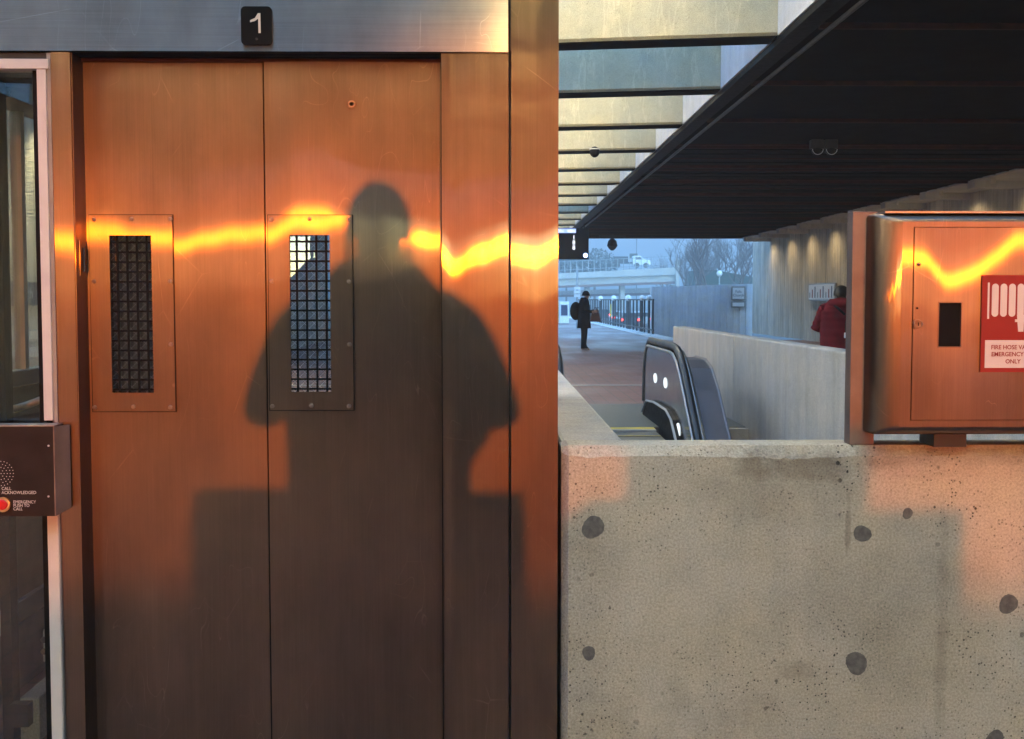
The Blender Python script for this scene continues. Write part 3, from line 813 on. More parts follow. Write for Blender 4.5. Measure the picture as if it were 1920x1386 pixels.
# station name on the left wall, seen through the glass
stn=empty('station_name_sign',(-5.85,15.4,1.5),'station name sign reading Falls Church, on the far wall behind the shaft glass','sign')
ya,yb=LX(-30,-5.8,550),LX(72,-5.8,550)
MB().box((-5.88,ya,PZ(570,15.4,30)-.02),(-5.84,yb+.4,PZ(533,15.4,30)+.03)).build('board', M['navy'], stn)
text('Falls Church',.21,M['hivis'],'lettering',stn,(-5.835,LX(4,-5.8,550),PZ(563,15.4,30)+.02),right=(0,1,0))

# ------------------------------------------------------------------ emergency call box
cb=empty('call_box',(PX(50,YF),YF-.05,1.1),'dark steel emergency call box with red push button, on the shaft frame','intercom')
ct=P(100,800,YF-.085); cbm=P(106,968,YF-.085)
xr=PX(101,YF-.085,880); zt_=PZ(800,YF-.085,60); zb_=PZ(968,YF-.085,60); xl_=PX(-190,YF-.085)
MB().box((xl_,YF-.085,zb_),(xr,YF-.080,zt_)).build('face_plate', M['amb'], cb)
MB().box((xl_,YF-.0795,zb_+.002),(xr-.002,YF-.013,zt_-.001)).build('housing', M['dark_metal'], cb)
MB().add([(xr,YF-.085,zb_),(xr+.003,YF-.085,zb_),(xr+.022,YF-.014,zb_+.012),(xr+.016,YF-.014,zb_+.012),
          (xr,YF-.085,zt_),(xr+.003,YF-.085,zt_),(xr+.022,YF-.014,zt_-.002),(xr+.016,YF-.014,zt_-.002)],
         [(0,3,2,1),(4,5,6,7),(0,1,5,4),(1,2,6,5),(2,3,7,6),(3,0,4,7)]).build('side_flange', M['post'], cb)
MB().box((xl_,YF-.084,zt_+.0005),(xr+.002,YF-.013,zt_+.003)).build('top_cap', M['esc_trim'], cb)
yf=YF-.0855
dots=None
for ring,n in ((.0,1),(.0085,6),(.017,12),(.0255,18),(.034,24)):
    for k in range(n):
        a_=2*math.pi*k/n; q=P(2,888,yf); px,pz=q.x+ring*math.cos(a_),q.z+ring*math.sin(a_)
        if px<PX(-6,yf): continue
        if dots is None:
            dots=MB().tube([(0,0,0),(0,.0008,0)],.0013,6).build('speaker_hole', M['ink']); dots.parent=cb; s_=dots
        else: s_=share(dots)
        s_.matrix_local=world_of(cb).inverted()@Matrix.Translation((px,yf-.0003,pz))
for s_,v in (('CALL',919),('ACKNOWLEDGED',926.5)):
    q=P(3,v,yf); text(s_,.0125,M['ink'],'lettering',cb,(q.x,yf-.0006,q.z),depth=.0002,xs=.92)
for s_,v in (('EMERGENCY',944),('PUSH TO',950.5),('CALL',957)):
    q=P(25,v,yf); text(s_,.0120,M['ink'],'lettering',cb,(q.x,yf-.0006,q.z),depth=.0002,xs=.92)
q=P(6,946,yf)
MB().tube([(q.x,yf+.002,q.z),(q.x,yf-.006,q.z),(q.x,yf-.008,q.z),(q.x,yf-.004,q.z)],[.021,.021,.018,.0165],24,smooth=False).build('button_ring', M['brass'], cb)
MB().tube([(q.x,yf,q.z),(q.x,yf-.006,q.z),(q.x,yf-.010,q.z)],[.0165,.0165,.012],24).build('button', M['redbtn'], cb)
for v in (836,931):
    q=P(91,v,yf); MB().tube([(q.x,yf+.001,q.z),(q.x,yf-.0012,q.z)],.0028,10).build('screw', M['ink'], cb)

# ------------------------------------------------------------------ post and fire hose cabinet on the parapet
YC=3.40
pst=MB().box((PX(1596,3.52,612),3.52,zt),(PX(1642,3.52,612),3.575,PZ(397,3.52,1620))).build('steel_post', M['post'], bevel=.0012,
   label='flat brown grey metal post standing on the parapet, left of the fire hose cabinet', cat='post')
fc=empty('fire_hose_cabinet',(1.4,3.5,zt),'steel fire hose cabinet glowing orange, standing on the concrete parapet','cabinet')
cx0=PX(1646,YC,612); cz1=PZ(398,YC+.0,1800); cz0=PZ(818,YC,1800); cx1=cx0+.86
# shell with broad rolled edges
rad=.072; prof=[]
def shell():
    vs=[];fs=[]; n=8
    rings=[]
    # successive rounded rectangles from back to front
    def rr(inset, y, rc):
        pts=[]
        X0,X1,Z0,Z1=cx0+inset,cx1-inset,cz0+inset*.42,cz1-inset*.42
        for (cx,cz,a0) in ((X1-rc,Z1-rc,0),(X0+rc,Z1-rc,90),(X0+rc,Z0+rc,180),(X1-rc,Z0+rc,270)):
            for k in range(5): a=R(a0+22.5*k); pts.append((cx+rc*math.cos(a),y,cz+rc*math.sin(a)))
        return pts
    rings.append(rr(0,YC+.24,.010)); rings.append(rr(0,YC+.06,.010))
    for k in range(1,n+1):
        a=math.pi/2*k/n; rings.append(rr(.066*(1-math.cos(a)),YC+.06-.06*math.sin(a),.012))
    m=len(rings[0])
    for r in rings: vs+=r
    for i in range(len(rings)-1):
        for k in range(m): fs.append((i*m+k,i*m+(k+1)%m,(i+1)*m+(k+1)%m,(i+1)*m+k))
    fs.append(tuple(range(m)))
    return MB().add(vs,fs,True), rings[-1]
sh,_=shell()
sh.build('shell', M['steel_cab'], fc)
dx0=PX(1711,YC,612); dz1=PZ(427,YC,1800); dz0=PZ(787,YC,1800)
MB().box((cx0+.064,YC-.0005,cz0+.026),(dx0-.002,YC+.012,cz1-.026)).build('frame', M['steel_cab'], fc)
MB().box((dx0-.002,YC-.0005,dz1+.002),(cx1-.064,YC+.012,cz1-.026)).build('frame', M['steel_cab'], fc)
MB().box((dx0-.002,YC-.0005,cz0+.026),(cx1-.064,YC+.012,dz0-.002)).build('frame', M['steel_cab'], fc)
MB().box((dx0-.001,YC+.002,dz0-.001),(cx1-.07,YC+.004,dz1+.001)).build('door_gap', M['black'], fc)
hu=(1759,1800); hv=(568,650)
hole=(PX(hu[0],YC,612),PX(hu[1],YC,612),PZ(hv[1],YC,1780),PZ(hv[0],YC,1780))
cdoor=sheet('door', M['steel_cab'], fc, dx0,cx1-.08,dz0,dz1,YC-.004, warp([(1700,462),(1722,480),(1786,530),(1830,512),(1925,466),(2100,440)],1.42,.0008,1,YC), .006, hole=hole, nx=60, nz=30)
MB().box((hole[0],YC+.0042,hole[2]),(hole[1],YC+.0060,hole[3])).build('view_pane', M['black'], fc)
for a_,b_ in (((hole[0]-.003,YC-.006,hole[2]-.003),(hole[0],YC-.002,hole[3]+.003)),((hole[1],YC-.006,hole[2]-.003),(hole[1]+.003,YC-.002,hole[3]+.003)),
              ((hole[0],YC-.006,hole[3]),(hole[1],YC-.002,hole[3]+.003)),((hole[0],YC-.006,hole[2]-.003),(hole[1],YC-.002,hole[2]))):
    MB().box(a_,b_).build('view_frame', M['steel_v'], fc)
q=P(1720,608,YC-.008)
MB().tube([(q.x,q.y+.006,q.z),(q.x,q.y-.006,q.z),(q.x,q.y-.008,q.z),(q.x,q.y-.004,q.z)],[.0135,.0135,.010,.008],20).build('lock', M['screw'], fc)
MB().box((q.x-.001,q.y-.0095,q.z-.005),(q.x+.001,q.y-.003,q.z+.005)).build('key_slot', M['black'], fc)
q=P(1720,578,YC-.008); MB().tube([(q.x,q.y+.004,q.z),(q.x,q.y-.001,q.z)],.003,8).build('rivet', M['black'], fc)
q=P(1723,496,YC-.008); MB().ball((q.x,q.y,q.z),.005).build('rivet', M['screw'], fc)
MB().box((cx0+.02,YC+.015,cz1-.0015),(cx1-.02,YC+.22,cz1+.004)).build('lid', M['esc_trim'], fc)
# feet
for u in (1742,1960):
    MB().box((PX(u,3.5,820),3.46,zt),(PX(u+60,3.5,820),3.58,cz0+.004)).build('foot', M['dark_metal'], fc)
# sticker
ys=YC-.012
st=empty('fire_hose_sign',(PX(1900,ys),ys,1.4),'red fire hose valve sticker with white hose pictogram, on the cabinet door','sign')
s0=P(1838,698,ys); s1=P(1962,516,ys)
MB().box((s0.x,ys,s0.z),(s1.x,ys+.0045,s1.z)).build('red_panel', M['red'], st)
def U(u,v): q=P(u,v,ys-.0006); return q.x,q.z
def rect(n,u0,v0,u1,v1,mat=None,y=.0006):
    a=U(u0,v1); c=U(u1,v0); MB().box((a[0],ys-y,a[1]),(c[0],ys-.0001,c[1])).build(n,mat or M['pink'],st)
rect('hose_bar',1851,530,1856,598)
def pill(u0,v0,u1,v1):
    a=U(u0,v1); c=U(u1,v0); r=(c[0]-a[0])/2; pts=[]
    for k in range(9): q=math.pi*k/8; pts.append((a[0]+r+r*math.cos(q),c[1]-r+r*math.sin(q)))
    for k in range(9): q=math.pi+math.pi*k/8; pts.append((a[0]+r+r*math.cos(q),a[1]+r+r*math.sin(q)))
    MB().prism(pts,'y',ys-.0006,ys-.0001).build('hose_fold',M['pink'],st)
for u in (1859,1875,1891,1907,1923): pill(u,532,u+14,594)
a=[U(1907,590),U(1921,590),U(1919,622),U(1909,622)]
MB().prism(a,'y',ys-.0009,ys-.0001).build('nozzle',M['pink'],st)
rect('nozzle_collar',1903,599,1925,604,y=.0012)
rect('hose_bar',1944,530,1949,598)
rect('text_panel',1846,638,1954,690)
q=U(1900,655); 
for s_,v in (('FIRE HOSE VALVE',655),('EMERGENCY USE',668),('ONLY',681.5)):
    q=U(1899,v); text(s_,.0168,M['red'],'lettering',st,(q[0],ys-.0012,q[1]),align='CENTER',depth=.0002,bold=.0003,xs=.94)

# ------------------------------------------------------------------ lamps
def coffer_lamp(x,y,on=True):
    o=empty('coffer_lamp',(x,y,CZ+.80),'warm fluorescent batten hidden up between the concrete ceiling beams','light','coffer lights between the ceiling beams')
    MB().box((x-.75,y-.07,CZ+.82),(x+.75,y+.07,CZ+.92)).build('housing', M['white_al'], o)
    MB().tube([(x-.72,y,CZ+.79),(x+.72,y,CZ+.79)],.022,8).build('tube', (M['tube'] if y>0 else M['tube_rear']) if on else M['white_al'], o)
for i,y in enumerate(BEAM_Y[:-1]):
    on = not (12.5<y+3.0<15.5) if False else True
    yc=y+1.68
    if 11.5<y<12.5 or 32<y<34: on=False
    coffer_lamp(.9,(yc+.3) if y>0 else y+1.1,on)
    if y<22: coffer_lamp(-3.4,yc+1.0 if y>0 else y+1.1,on)
def spot(x,y,z,col,e,size,tilt=(0,0,0)):
    l=bpy.data.lights.new('wall_spot','SPOT'); l.energy=e; l.color=col; l.spot_size=R(size); l.spot_blend=.7; l.shadow_soft_size=.05
    return l
wl=None
for i in range(15):
    y=7.5+i*2.96
    o=empty('wall_washer',(10.25,y,CZ-.09),'small downlight washing the fluted wall in the right hand aisle','light','wall washers along the fluted wall')
    MB().tube([(10.25,y,CZ-.06),(10.25,y,CZ-.16)],.05,12).build('can', M['white_al'], o)
    if wl is None: wl=spot(0,0,0,(1,.74,.38),4,150)
    lo=bpy.data.objects.new('lamp',wl); COL.objects.link(lo); lo.parent=o; lo.location=(0.0,0,-.09); lo.rotation_euler=(0,R(-12),0)
for i in range(10):
    y=-4+i*2.96
    o=empty('wall_washer',(-5.7,y,CZ-.09),'small downlight washing the fluted wall behind the elevator shaft','light','wall washers along the opposite wall')
    MB().tube([(-5.7,y,CZ-.06),(-5.7,y,CZ-.16)],.05,12).build('can', M['white_al'], o)
    if i==0: wl2=spot(0,0,0,(1,.80,.45),40,150)
    lo=bpy.data.objects.new('lamp',wl2); COL.objects.link(lo); lo.parent=o; lo.location=(0.0,0,-.09); lo.rotation_euler=(0,R(12),0)

# dome camera under a beam, and twin lamp under the soffit
q=P(1115,283,20.9)
dc=empty('dome_camera',q,'small black dome camera hanging from a concrete ceiling beam at the left','camera')
MB().tube([(q.x,q.y,CZ+.0),(q.x,q.y,q.z+.02)],.09,14).build('mount', M['white_al'], dc)
MB().ball((q.x,q.y,q.z-.02),.085,14,8,(1,1,1.1)).build('dome', M['black'], dc)
q=P(1544,272,19.5)
tl=empty('twin_ceiling_camera',q,'pair of white housed domes on the dark soffit in the middle of its width','camera')
for dx in (-.11,.11):
    MB().box((q.x+dx-.10,q.y-.08,q.z-.06),(q.x+dx+.10,q.y+.08,CZ-.03)).build('housing', M['dark_metal'], tl, bevel=.01)
    MB().ball((q.x+dx,q.y,q.z-.075),.085,14,8).build('dome', M['carglass'], tl)
    MB().tube([(q.x+dx+.085*math.cos(a_*math.pi/8+math.pi),q.y-.085,q.z-.075+.085*math.sin(a_*math.pi/8+math.pi)) for a_ in range(9)],.005,5).build('dome_rim', M['hivis'], tl)

# train arrival display
a=P(1000,486,40.0); c=P(1104,428,40.0)
pd=empty('arrival_display',((a.x+c.x)/2,40.0,a.z),'black hanging train arrival display with blue header, beside the elevator column','display')
MB().box((a.x,40.0,a.z),(c.x,40.4,c.z)).build('case', M['black'], pd, bevel=.01)
h0=P(1000,437,39.96); h1=P(1080,429,39.96)
MB().box((h0.x,39.95,h0.z),(h1.x,39.9685,h1.z)).build('header_strip', M['screen'], pd)
q=P(1079,436.5,39.93); text('MIN',.145,M['digit'],'lettering',pd,(q.x,39.94,q.z+.006),align='RIGHT',depth=.001,bold=.002); text('DESTINATION',.145,M['digit'],'lettering',pd,(q.x-.38,39.94,q.z+.006),align='RIGHT',depth=.001,bold=.002)
q=P(1079,449,39.93)
for k,s_ in enumerate('188'): text(s_,.20,M['digit'],'lettering',pd,(q.x,39.96,q.z-.165*k),align='RIGHT',depth=.001,bold=.002)
q=P(1098,479,39.93); MB().ball((q.x,39.96,q.z),.07,10,8).build('indicator', M['led'], pd)
for u in (1010,1095): MB().tube([(PX(u,40.2),40.2,c.z),(PX(u,40.2),40.2,CZ)],.02,6).build('hanger', M['black'], pd)
# hanging lantern fixture at the canopy end
q=P(1148,456,47)
hl=empty('hanging_speaker',q,'dark hanging lantern shaped fixture at the canopy end, above the bridge','light')
MB().tube([(q.x,q.y,CZ-.05),(q.x,q.y,q.z+.2),(q.x,q.y,q.z+.08),(q.x,q.y,q.z-.1),(q.x,q.y,q.z-.2),(q.x,q.y,q.z-.28)],[.03,.03,.16,.2,.14,.05],12).build('lantern', M['dark_metal'], hl)
MB().box((q.x-.5,q.y-.05,CZ-.22),(q.x+.5,q.y+.05,CZ-.10)).build('crossbar', M['dark_metal'], hl)

# ------------------------------------------------------------------ signs on the far walls
def wallsign(name,u0,v0,u1,v1,Y,label,body=None,two=False):
    a=P(u0,v1,Y); c=P(u1,v0,Y)
    o=empty(name,((a.x+c.x)/2,Y,a.z),label,'sign')
    MB().box((a.x,Y,a.z),(c.x,Y+.06,c.z)).build('board', M['grey_al'], o, bevel=.01)
    MB().box((a.x+.06,Y-.012,a.z+.06),(c.x-.06,Y-.001,c.z-.06)).build('poster', M['hivis'], o)
    for i_,l_ in enumerate(body.split('\n') if body else ()): text(l_,.16,M['navy'],'lettering',o,((a.x+c.x)/2,Y-.015,(a.z+c.z)/2+.02-.16*i_),align='CENTER',depth=.001)
    return o
wallsign('platform_sign',1276,542,1291,561,54.2,'smaller square white sign on the far ribbed wall, above the escalator','Falls\nChurch')
wallsign('platform_sign',1371,537,1398,563,53.75,'larger white sign pair on the far ribbed wall, near the fluted wall corner','Falls\nChurch')
a=P(1371,577,53.75); c=P(1398,565,42.8)
wallsign('sub_sign',1371,565,1398,577,53.75,'narrow white strip sign mounted under the larger sign on the ribbed wall')
# map case on the right wall
y1,y0=LX(1516,11.0,548),LX(1566,11.0,548)
mp=empty('map_case',(11.0,(y0+y1)/2,1.5),'pale framed system map panel on the fluted wall behind the person in maroon','sign')
zz0,zz1=P(1540,564,42).z,P(1540,532,42).z
MB().box((11.0,y0,zz0),(11.06,y1,zz1)).build('frame', M['grey_al'], mp)
MB().box((10.985,y0+.08,zz0+.04),(10.999,y1-.08,zz1-.04)).build('sheet', M['hivis'], mp)
for i in range(9):
    y=y0+.3+i*(y1-y0-.6)/8; MB().box((10.98,y,zz0+.1),(10.984,y+.12,zz1-.1-.1*(i%3))).build('map_block', (M['navy'],M['red'],M['grey_al'])[i%3], mp)

# ------------------------------------------------------------------ railing, bridge, vehicles, trees
rl=empty('platform_railing',(6.6,45,0),'dark picket railing with white globe caps along the platform edge before the highway','railing')
pk=None
for i in range(32):
    y=51.2+i*1.45
    if pk is None: pk=MB().box((6.565,-.03,0),(6.635,.03,1.45)).build('picket',M['fence']); pk.parent=rl; s_=pk
    else: s_=share(pk)
    s_.matrix_local=Matrix.Translation((-6.6,y-45,0))
for z in (.15,1.42): MB().box((6.57,51.0,z),(6.63,98,z+.06)).build('rail',M['fence'],rl)
gl=None
for u in (1126,1151,1178,1204,1217):
    y=LX(u,6.6,570)
    MB().box((6.56,y-.06,0),(6.64,y+.06,1.5)).build('post',M['fence'],rl)
    MB().ball((6.6,y,1.52),.16 if u<1200 else .13,12,8).build('globe_cap',M['hivis'],rl)
y=LX(1151,6.6,570); MB().box((6.4,y-.1,.5),(6.46,y+.1,1.2)).build('marker_plate', M['yel2'], rl)

BY=200
br=empty('highway_bridge',(0,BY,0),'long pale concrete highway bridge crossing behind the platform, below the wooded hills','bridge')
def bz(v,u=1150): return P(u,v,BY).z
xa,xb=PX(700,BY),PX(1274,BY)
def slab(n,m,v0a,v1a,v0b,v1b,y0,y1):
    """sloping slab given by its top/bottom rows at u=1045 and u=1274"""
    def z(va,vb,x): 
        t=(x-PX(1045,BY))/(xb-PX(1045,BY)); return bz(va)+(bz(vb)-bz(va))*t
    p=[(xa,z(v1a,v1b,xa)),(xb,z(v1a,v1b,xb)),(xb,z(v0a,v0b,xb)),(xa,z(v0a,v0b,xa))]
    MB().prism(p,'y',y0,y1).build(n,m,br)
slab('parapet',M['bridge'],513,523,501,515,BY,BY+.5)
slab('deck_edge',M['bridge'],523.2,536,515.2,527,BY+.8,BY+12)
slab('girder',M['bridge_steel'],536.2,540,527.2,532,BY+.6,BY+1.2)
slab('lower_deck',M['bridge'],545,553,537,547,BY+14,BY+20)
slab('lower_girder',M['bridge_steel'],553.2,557,547.2,553,BY+13.5,BY+14)
for u in (1165,1262,1100):
    MB().box((PX(u-4,BY+4),BY+2,-1.2),(PX(u+4,BY+4),BY+5,bz(534))).build('pier',M['bridge'],br)
MB().box((PX(1266,BY),BY-.4,bz(540)),(PX(1273,BY),BY+.8,bz(488))).build('end_pylon',M['bridge'],br)
fp=None
for i in range(22):
    u=1048+i*11; z=bz(513-12*(u-1045)/229)
    MB().box((PX(u,BY)-.05,BY+.1,z),(PX(u,BY)+.05,BY+.2,z+1.9)).build('fence_post',M['galv'],br)
for dz in (.5,1.85):
    za=bz(513)+dz; zb=bz(501)+dz
    MB().tube([(PX(1045,BY),BY+.15,za),(xb,BY+.15,zb)],.05,4).build('fence_rail',M['galv'],br)
# truck on the bridge
q=P(1180,503,BY+5); zz=q.z
tr=empty('flatbed_truck',(q.x,q.y,zz),'white cab truck with dark flatbed crossing on the highway bridge','truck')
x0=PX(1185,BY+5); x1=PX(1218,BY+5); L=x1-x0
cabp=[(x0,zz+.45),(x0,zz+1.9),(x0+.25,zz+2.05),(x0+L*.42,zz+2.05),(x0+L*.62,zz+1.45),(x1-.1,zz+1.3),(x1,zz+.95),(x1,zz+.45)]
MB().prism(cabp,'y',q.y-1,q.y+1).build('cab',M['hivis'],tr,bevel=.05)
MB().prism([(x0+.4,zz+1.4),(x0+.4,zz+1.85),(x0+L*.40,zz+1.85),(x0+L*.55,zz+1.42)],'y',q.y-1.02,q.y-.99).build('side_window',M['carglass'],tr)
MB().box((PX(1145,BY+5),q.y-1.1,zz+.75),(x0-.1,q.y+1.1,zz+1.0)).build('flatbed',M['dark_metal'],tr)
MB().box((PX(1150,BY+5),q.y-1.1,zz+1.0),(PX(1176,BY+5),q.y+1.1,zz+1.9)).build('load',M['dark_metal'],tr)
for u in (1156,1192,1209):
    x=PX(u,BY+5); MB().tube([(x,q.y-1.1,zz+.45),(x,q.y-.8,zz+.45)],.45,14).build('wheel',M['rubber'],tr)
q=P(1188,476,BY+40)
sg=empty('overhead_sign',q,'dark rectangular road sign on a tall thin mast above the truck','sign')
MB().box((PX(1180,BY+40),BY+40,P(0,484,BY+40).z),(PX(1195,BY+40),BY+40.3,P(0,475,BY+40).z)).build('board',M['shrub'],sg)
MB().box((PX(1193,BY+40),BY+40.3,-1),(PX(1194,BY+40),BY+40.6,P(0,447,BY+40).z)).build('mast',M['fence'],sg)

def car(u,Y,mat,lab):
    q=P(u,562,Y); x=q.x; z=-1.15
    o=empty('car',(x,Y,z),lab,'car','cars on the highway')
    MB().prism([(x-.9,z+.3),(x-.92,z+.85),(x-.7,z+.95),(x-.58,z+1.42),(x+.58,z+1.42),(x+.7,z+.95),(x+.92,z+.85),(x+.9,z+.3)],'y',Y,Y+4.3).build('body',mat,o,bevel=.06)
    MB().prism([(x-.62,z+.98),(x-.52,z+1.34),(x+.52,z+1.34),(x+.62,z+.98)],'y',Y-.012,Y-.002).build('rear_window',M['carglass'],o)
    for s in (-1,1):
        MB().box((x+s*.74-.14,Y-.03,z+.68),(x+s*.74+.14,Y-.005,z+.84)).build('tail_light',M['tail'],o)
        MB().tube([(x+s*.75-.1,Y+.5,z+.32),(x+s*.75+.1,Y+.5,z+.32)],.32,12).build('wheel',M['rubber'],o)
for u,Y,m,l in ((1133,150,'car_dark','dark car with lit tail lights, leftmost in the queue behind the railing'),(1164,125,'car_silver','silver car in the queue, seen just left of the middle railing globes'),
              (1181,112,'car_dark','dark car nearest the middle globe cap, behind the pickets'),(1206,118,'car_silver','silver car at the end of the railing, next to the ribbed wall')):
    car(u,Y,M[m],l)

def bare_tree(u,Y,h,label,seed,cone=.5):
    rnd=random.Random(seed); x=PX(u,Y); b=MB(); tr_=MB()
    def grow(p,d,l,r,depth,mb):
        pts=[p]; q=Vector(p); dd=Vector(d)
        for k in range(3):
            dd=(dd+Vector((rnd.uniform(-.15,.15),rnd.uniform(-.15,.15),rnd.uniform(0,.12)))).normalized(); q=q+dd*l/3; pts.append(q.copy())
        mb.tube(pts,[r*(1-.15*k) for k in range(4)],4 if depth<5 else 3,caps=False)
        if depth==0: return
        n=rnd.choice((2,3,3)) if depth<7 else 4
        for _ in range(n):
            t=rnd.uniform(.45,1); q2=pts[0].lerp(pts[-1],t)
            sp=cone+.15*rnd.random()
            nd=(dd+Vector((rnd.uniform(-1,1),rnd.uniform(-1,1),rnd.uniform(-.2,.6)))*sp).normalized()
            grow(q2,nd,l*rnd.uniform(.62,.84),r*.60,depth-1,b)
    o=empty('bare_tree',(x,Y,-1.2),label,'tree')
    grow(Vector((x,Y,-1.2)),Vector((0,0,1)),h*.25,h*.016,7,tr_)
    tr_.build('trunk',M['bark'],o); b.build('crown',M['bark'],o)
for a_ in ((1335,120,15,'wide bare tree in the middle behind the ribbed wall, tallest of the bare trees',3,.8),
           (1392,135,15,'bare tree close to the fluted wall corner, right of the tallest one',5,.85),
           (1292,150,14,'slender bare tree by the bridge end, left of the tallest one',8,.75),
           (1362,170,17,'bare tree farther back, seen between the two biggest bare trees',21,.85),
           (1255,230,15,'far small bare tree rising behind the end of the bridge',12,.7)): bare_tree(*a_)
# evergreen bush behind the bridge and a fence bank
def bush(u,v,Y,r,label):
    c=P(u,v,Y); b=MB(); rnd=random.Random(u)
    for _ in range(2600):
        d=Vector((rnd.gauss(0,1),rnd.gauss(0,1),rnd.gauss(0,.8))); d=d.normalized()*r*(.25+.75*rnd.random()**.5)
        p=c+Vector((d.x*1.5,d.y,d.z)); s=r*.13
        a=Vector((rnd.uniform(-1,1),rnd.uniform(-1,1),rnd.uniform(-1,1)))*s; e=Vector((rnd.uniform(-1,1),rnd.uniform(-1,1),rnd.uniform(-1,1)))*s
        b.add([p,p+a,p+e],[(0,1,2)])
    o=empty('evergreen_tree',(c.x,Y,-1.2),label,'tree')
    b.build('crown',M['shrub'],o); MB().tube([(c.x,Y,-1.2),(c.x,Y,c.z)],r*.08,6).build('trunk',M['bark'],o)
bush(1115,497,240,3.2,'dark round evergreen tree behind the bridge fence, left of the truck')
bush(1062,500,250,2.6,'small round evergreen behind the bridge fence, next to the display')
MB().prism([(PX(1278,170),-1.2),(PX(1300,170),P(0,507,170).z),(PX(1330,170),P(0,508,170).z),(PX(1420,170),P(0,525,170).z),(PX(1480,170),-1.2)],'y',165,176).build('embankment',M['shrub'],kind='structure')
o=empty('highway_lamp',P(1349,513,120),'small white lamp head among the bare trees right of the bridge','lamp')
q=P(1349,513,120); MB().ball(q,.3,10,8).build('lamp_head',M['hivis'],o); MB().tube([(q.x,q.y,-1.2),q],.06,6).build('pole',M['galv'],o)
# platform clutter at far left: service sign post and machine
o=empty('platform_signpost',(PX(1080,60),60,0),'tall signpost with stacked white plates behind the person in black','sign')
MB().box((PX(1082,60)-.05,60,0),(PX(1082,60)+.05,60.1,P(0,500,60).z)).build('pole',M['galv'],o)
for v in (538,545,552): MB().box((PX(1076,60),59.95,P(0,v+5,60).z),(PX(1088,60),59.99,P(0,v,60).z)).build('plate',M['hivis'],o)
o=empty('ticket_machine',(PX(1056,75),75,0),'pale service cabinet with dark round emblem left of the person in black','machine')
MB().box((PX(1049,75),75,0),(PX(1067,75),75.6,P(0,567,75).z+.05)).build('body',M['hivis'],o,bevel=.02)
MB().box((PX(1052,75),74.97,P(0,592,75).z),(PX(1064,75),74.995,P(0,572,75).z)).build('panel',M['navy'],o)
MB().box((PX(1040,75),75,0),(PX(1047,75),75.4,P(0,560,75).z)).build('side_column',M['yel2'],o)

# ------------------------------------------------------------------ people
def skin_mesh(name, J, E, root, mats, assign, parent=None, sub=2):
    names=list(J); me=bpy.data.meshes.new(name)
    me.from_pydata([J[n][0] for n in names],[(names.index(a),names.index(b)) for a,b in E],[])
    o=bpy.data.objects.new(name,me); COL.objects.link(o)
    m=o.modifiers.new('s','SKIN'); m.use_smooth_shade=True
    for i,n in enumerate(names):
        r=J[n][1]; d=me.skin_vertices[0].data[i]; d.radius=(r,r) if not isinstance(r,tuple) else r; d.use_root=(n==root)
    sm=o.modifiers.new('u','SUBSURF'); sm.levels=sub; sm.render_levels=sub
    dg=bpy.context.evaluated_depsgraph_get(); m2=bpy.data.meshes.new_from_object(o.evaluated_get(dg))
    bpy.data.objects.remove(o); m2.name=name; m2.materials.clear()
    for q in mats: m2.materials.append(q)
    for p in m2.polygons: p.material_index=assign(p.center); p.use_smooth=True
    r=bpy.data.objects.new(name,m2); COL.objects.link(r)
    if parent: r.parent=parent; r.matrix_local=world_of(parent).inverted()
    return r
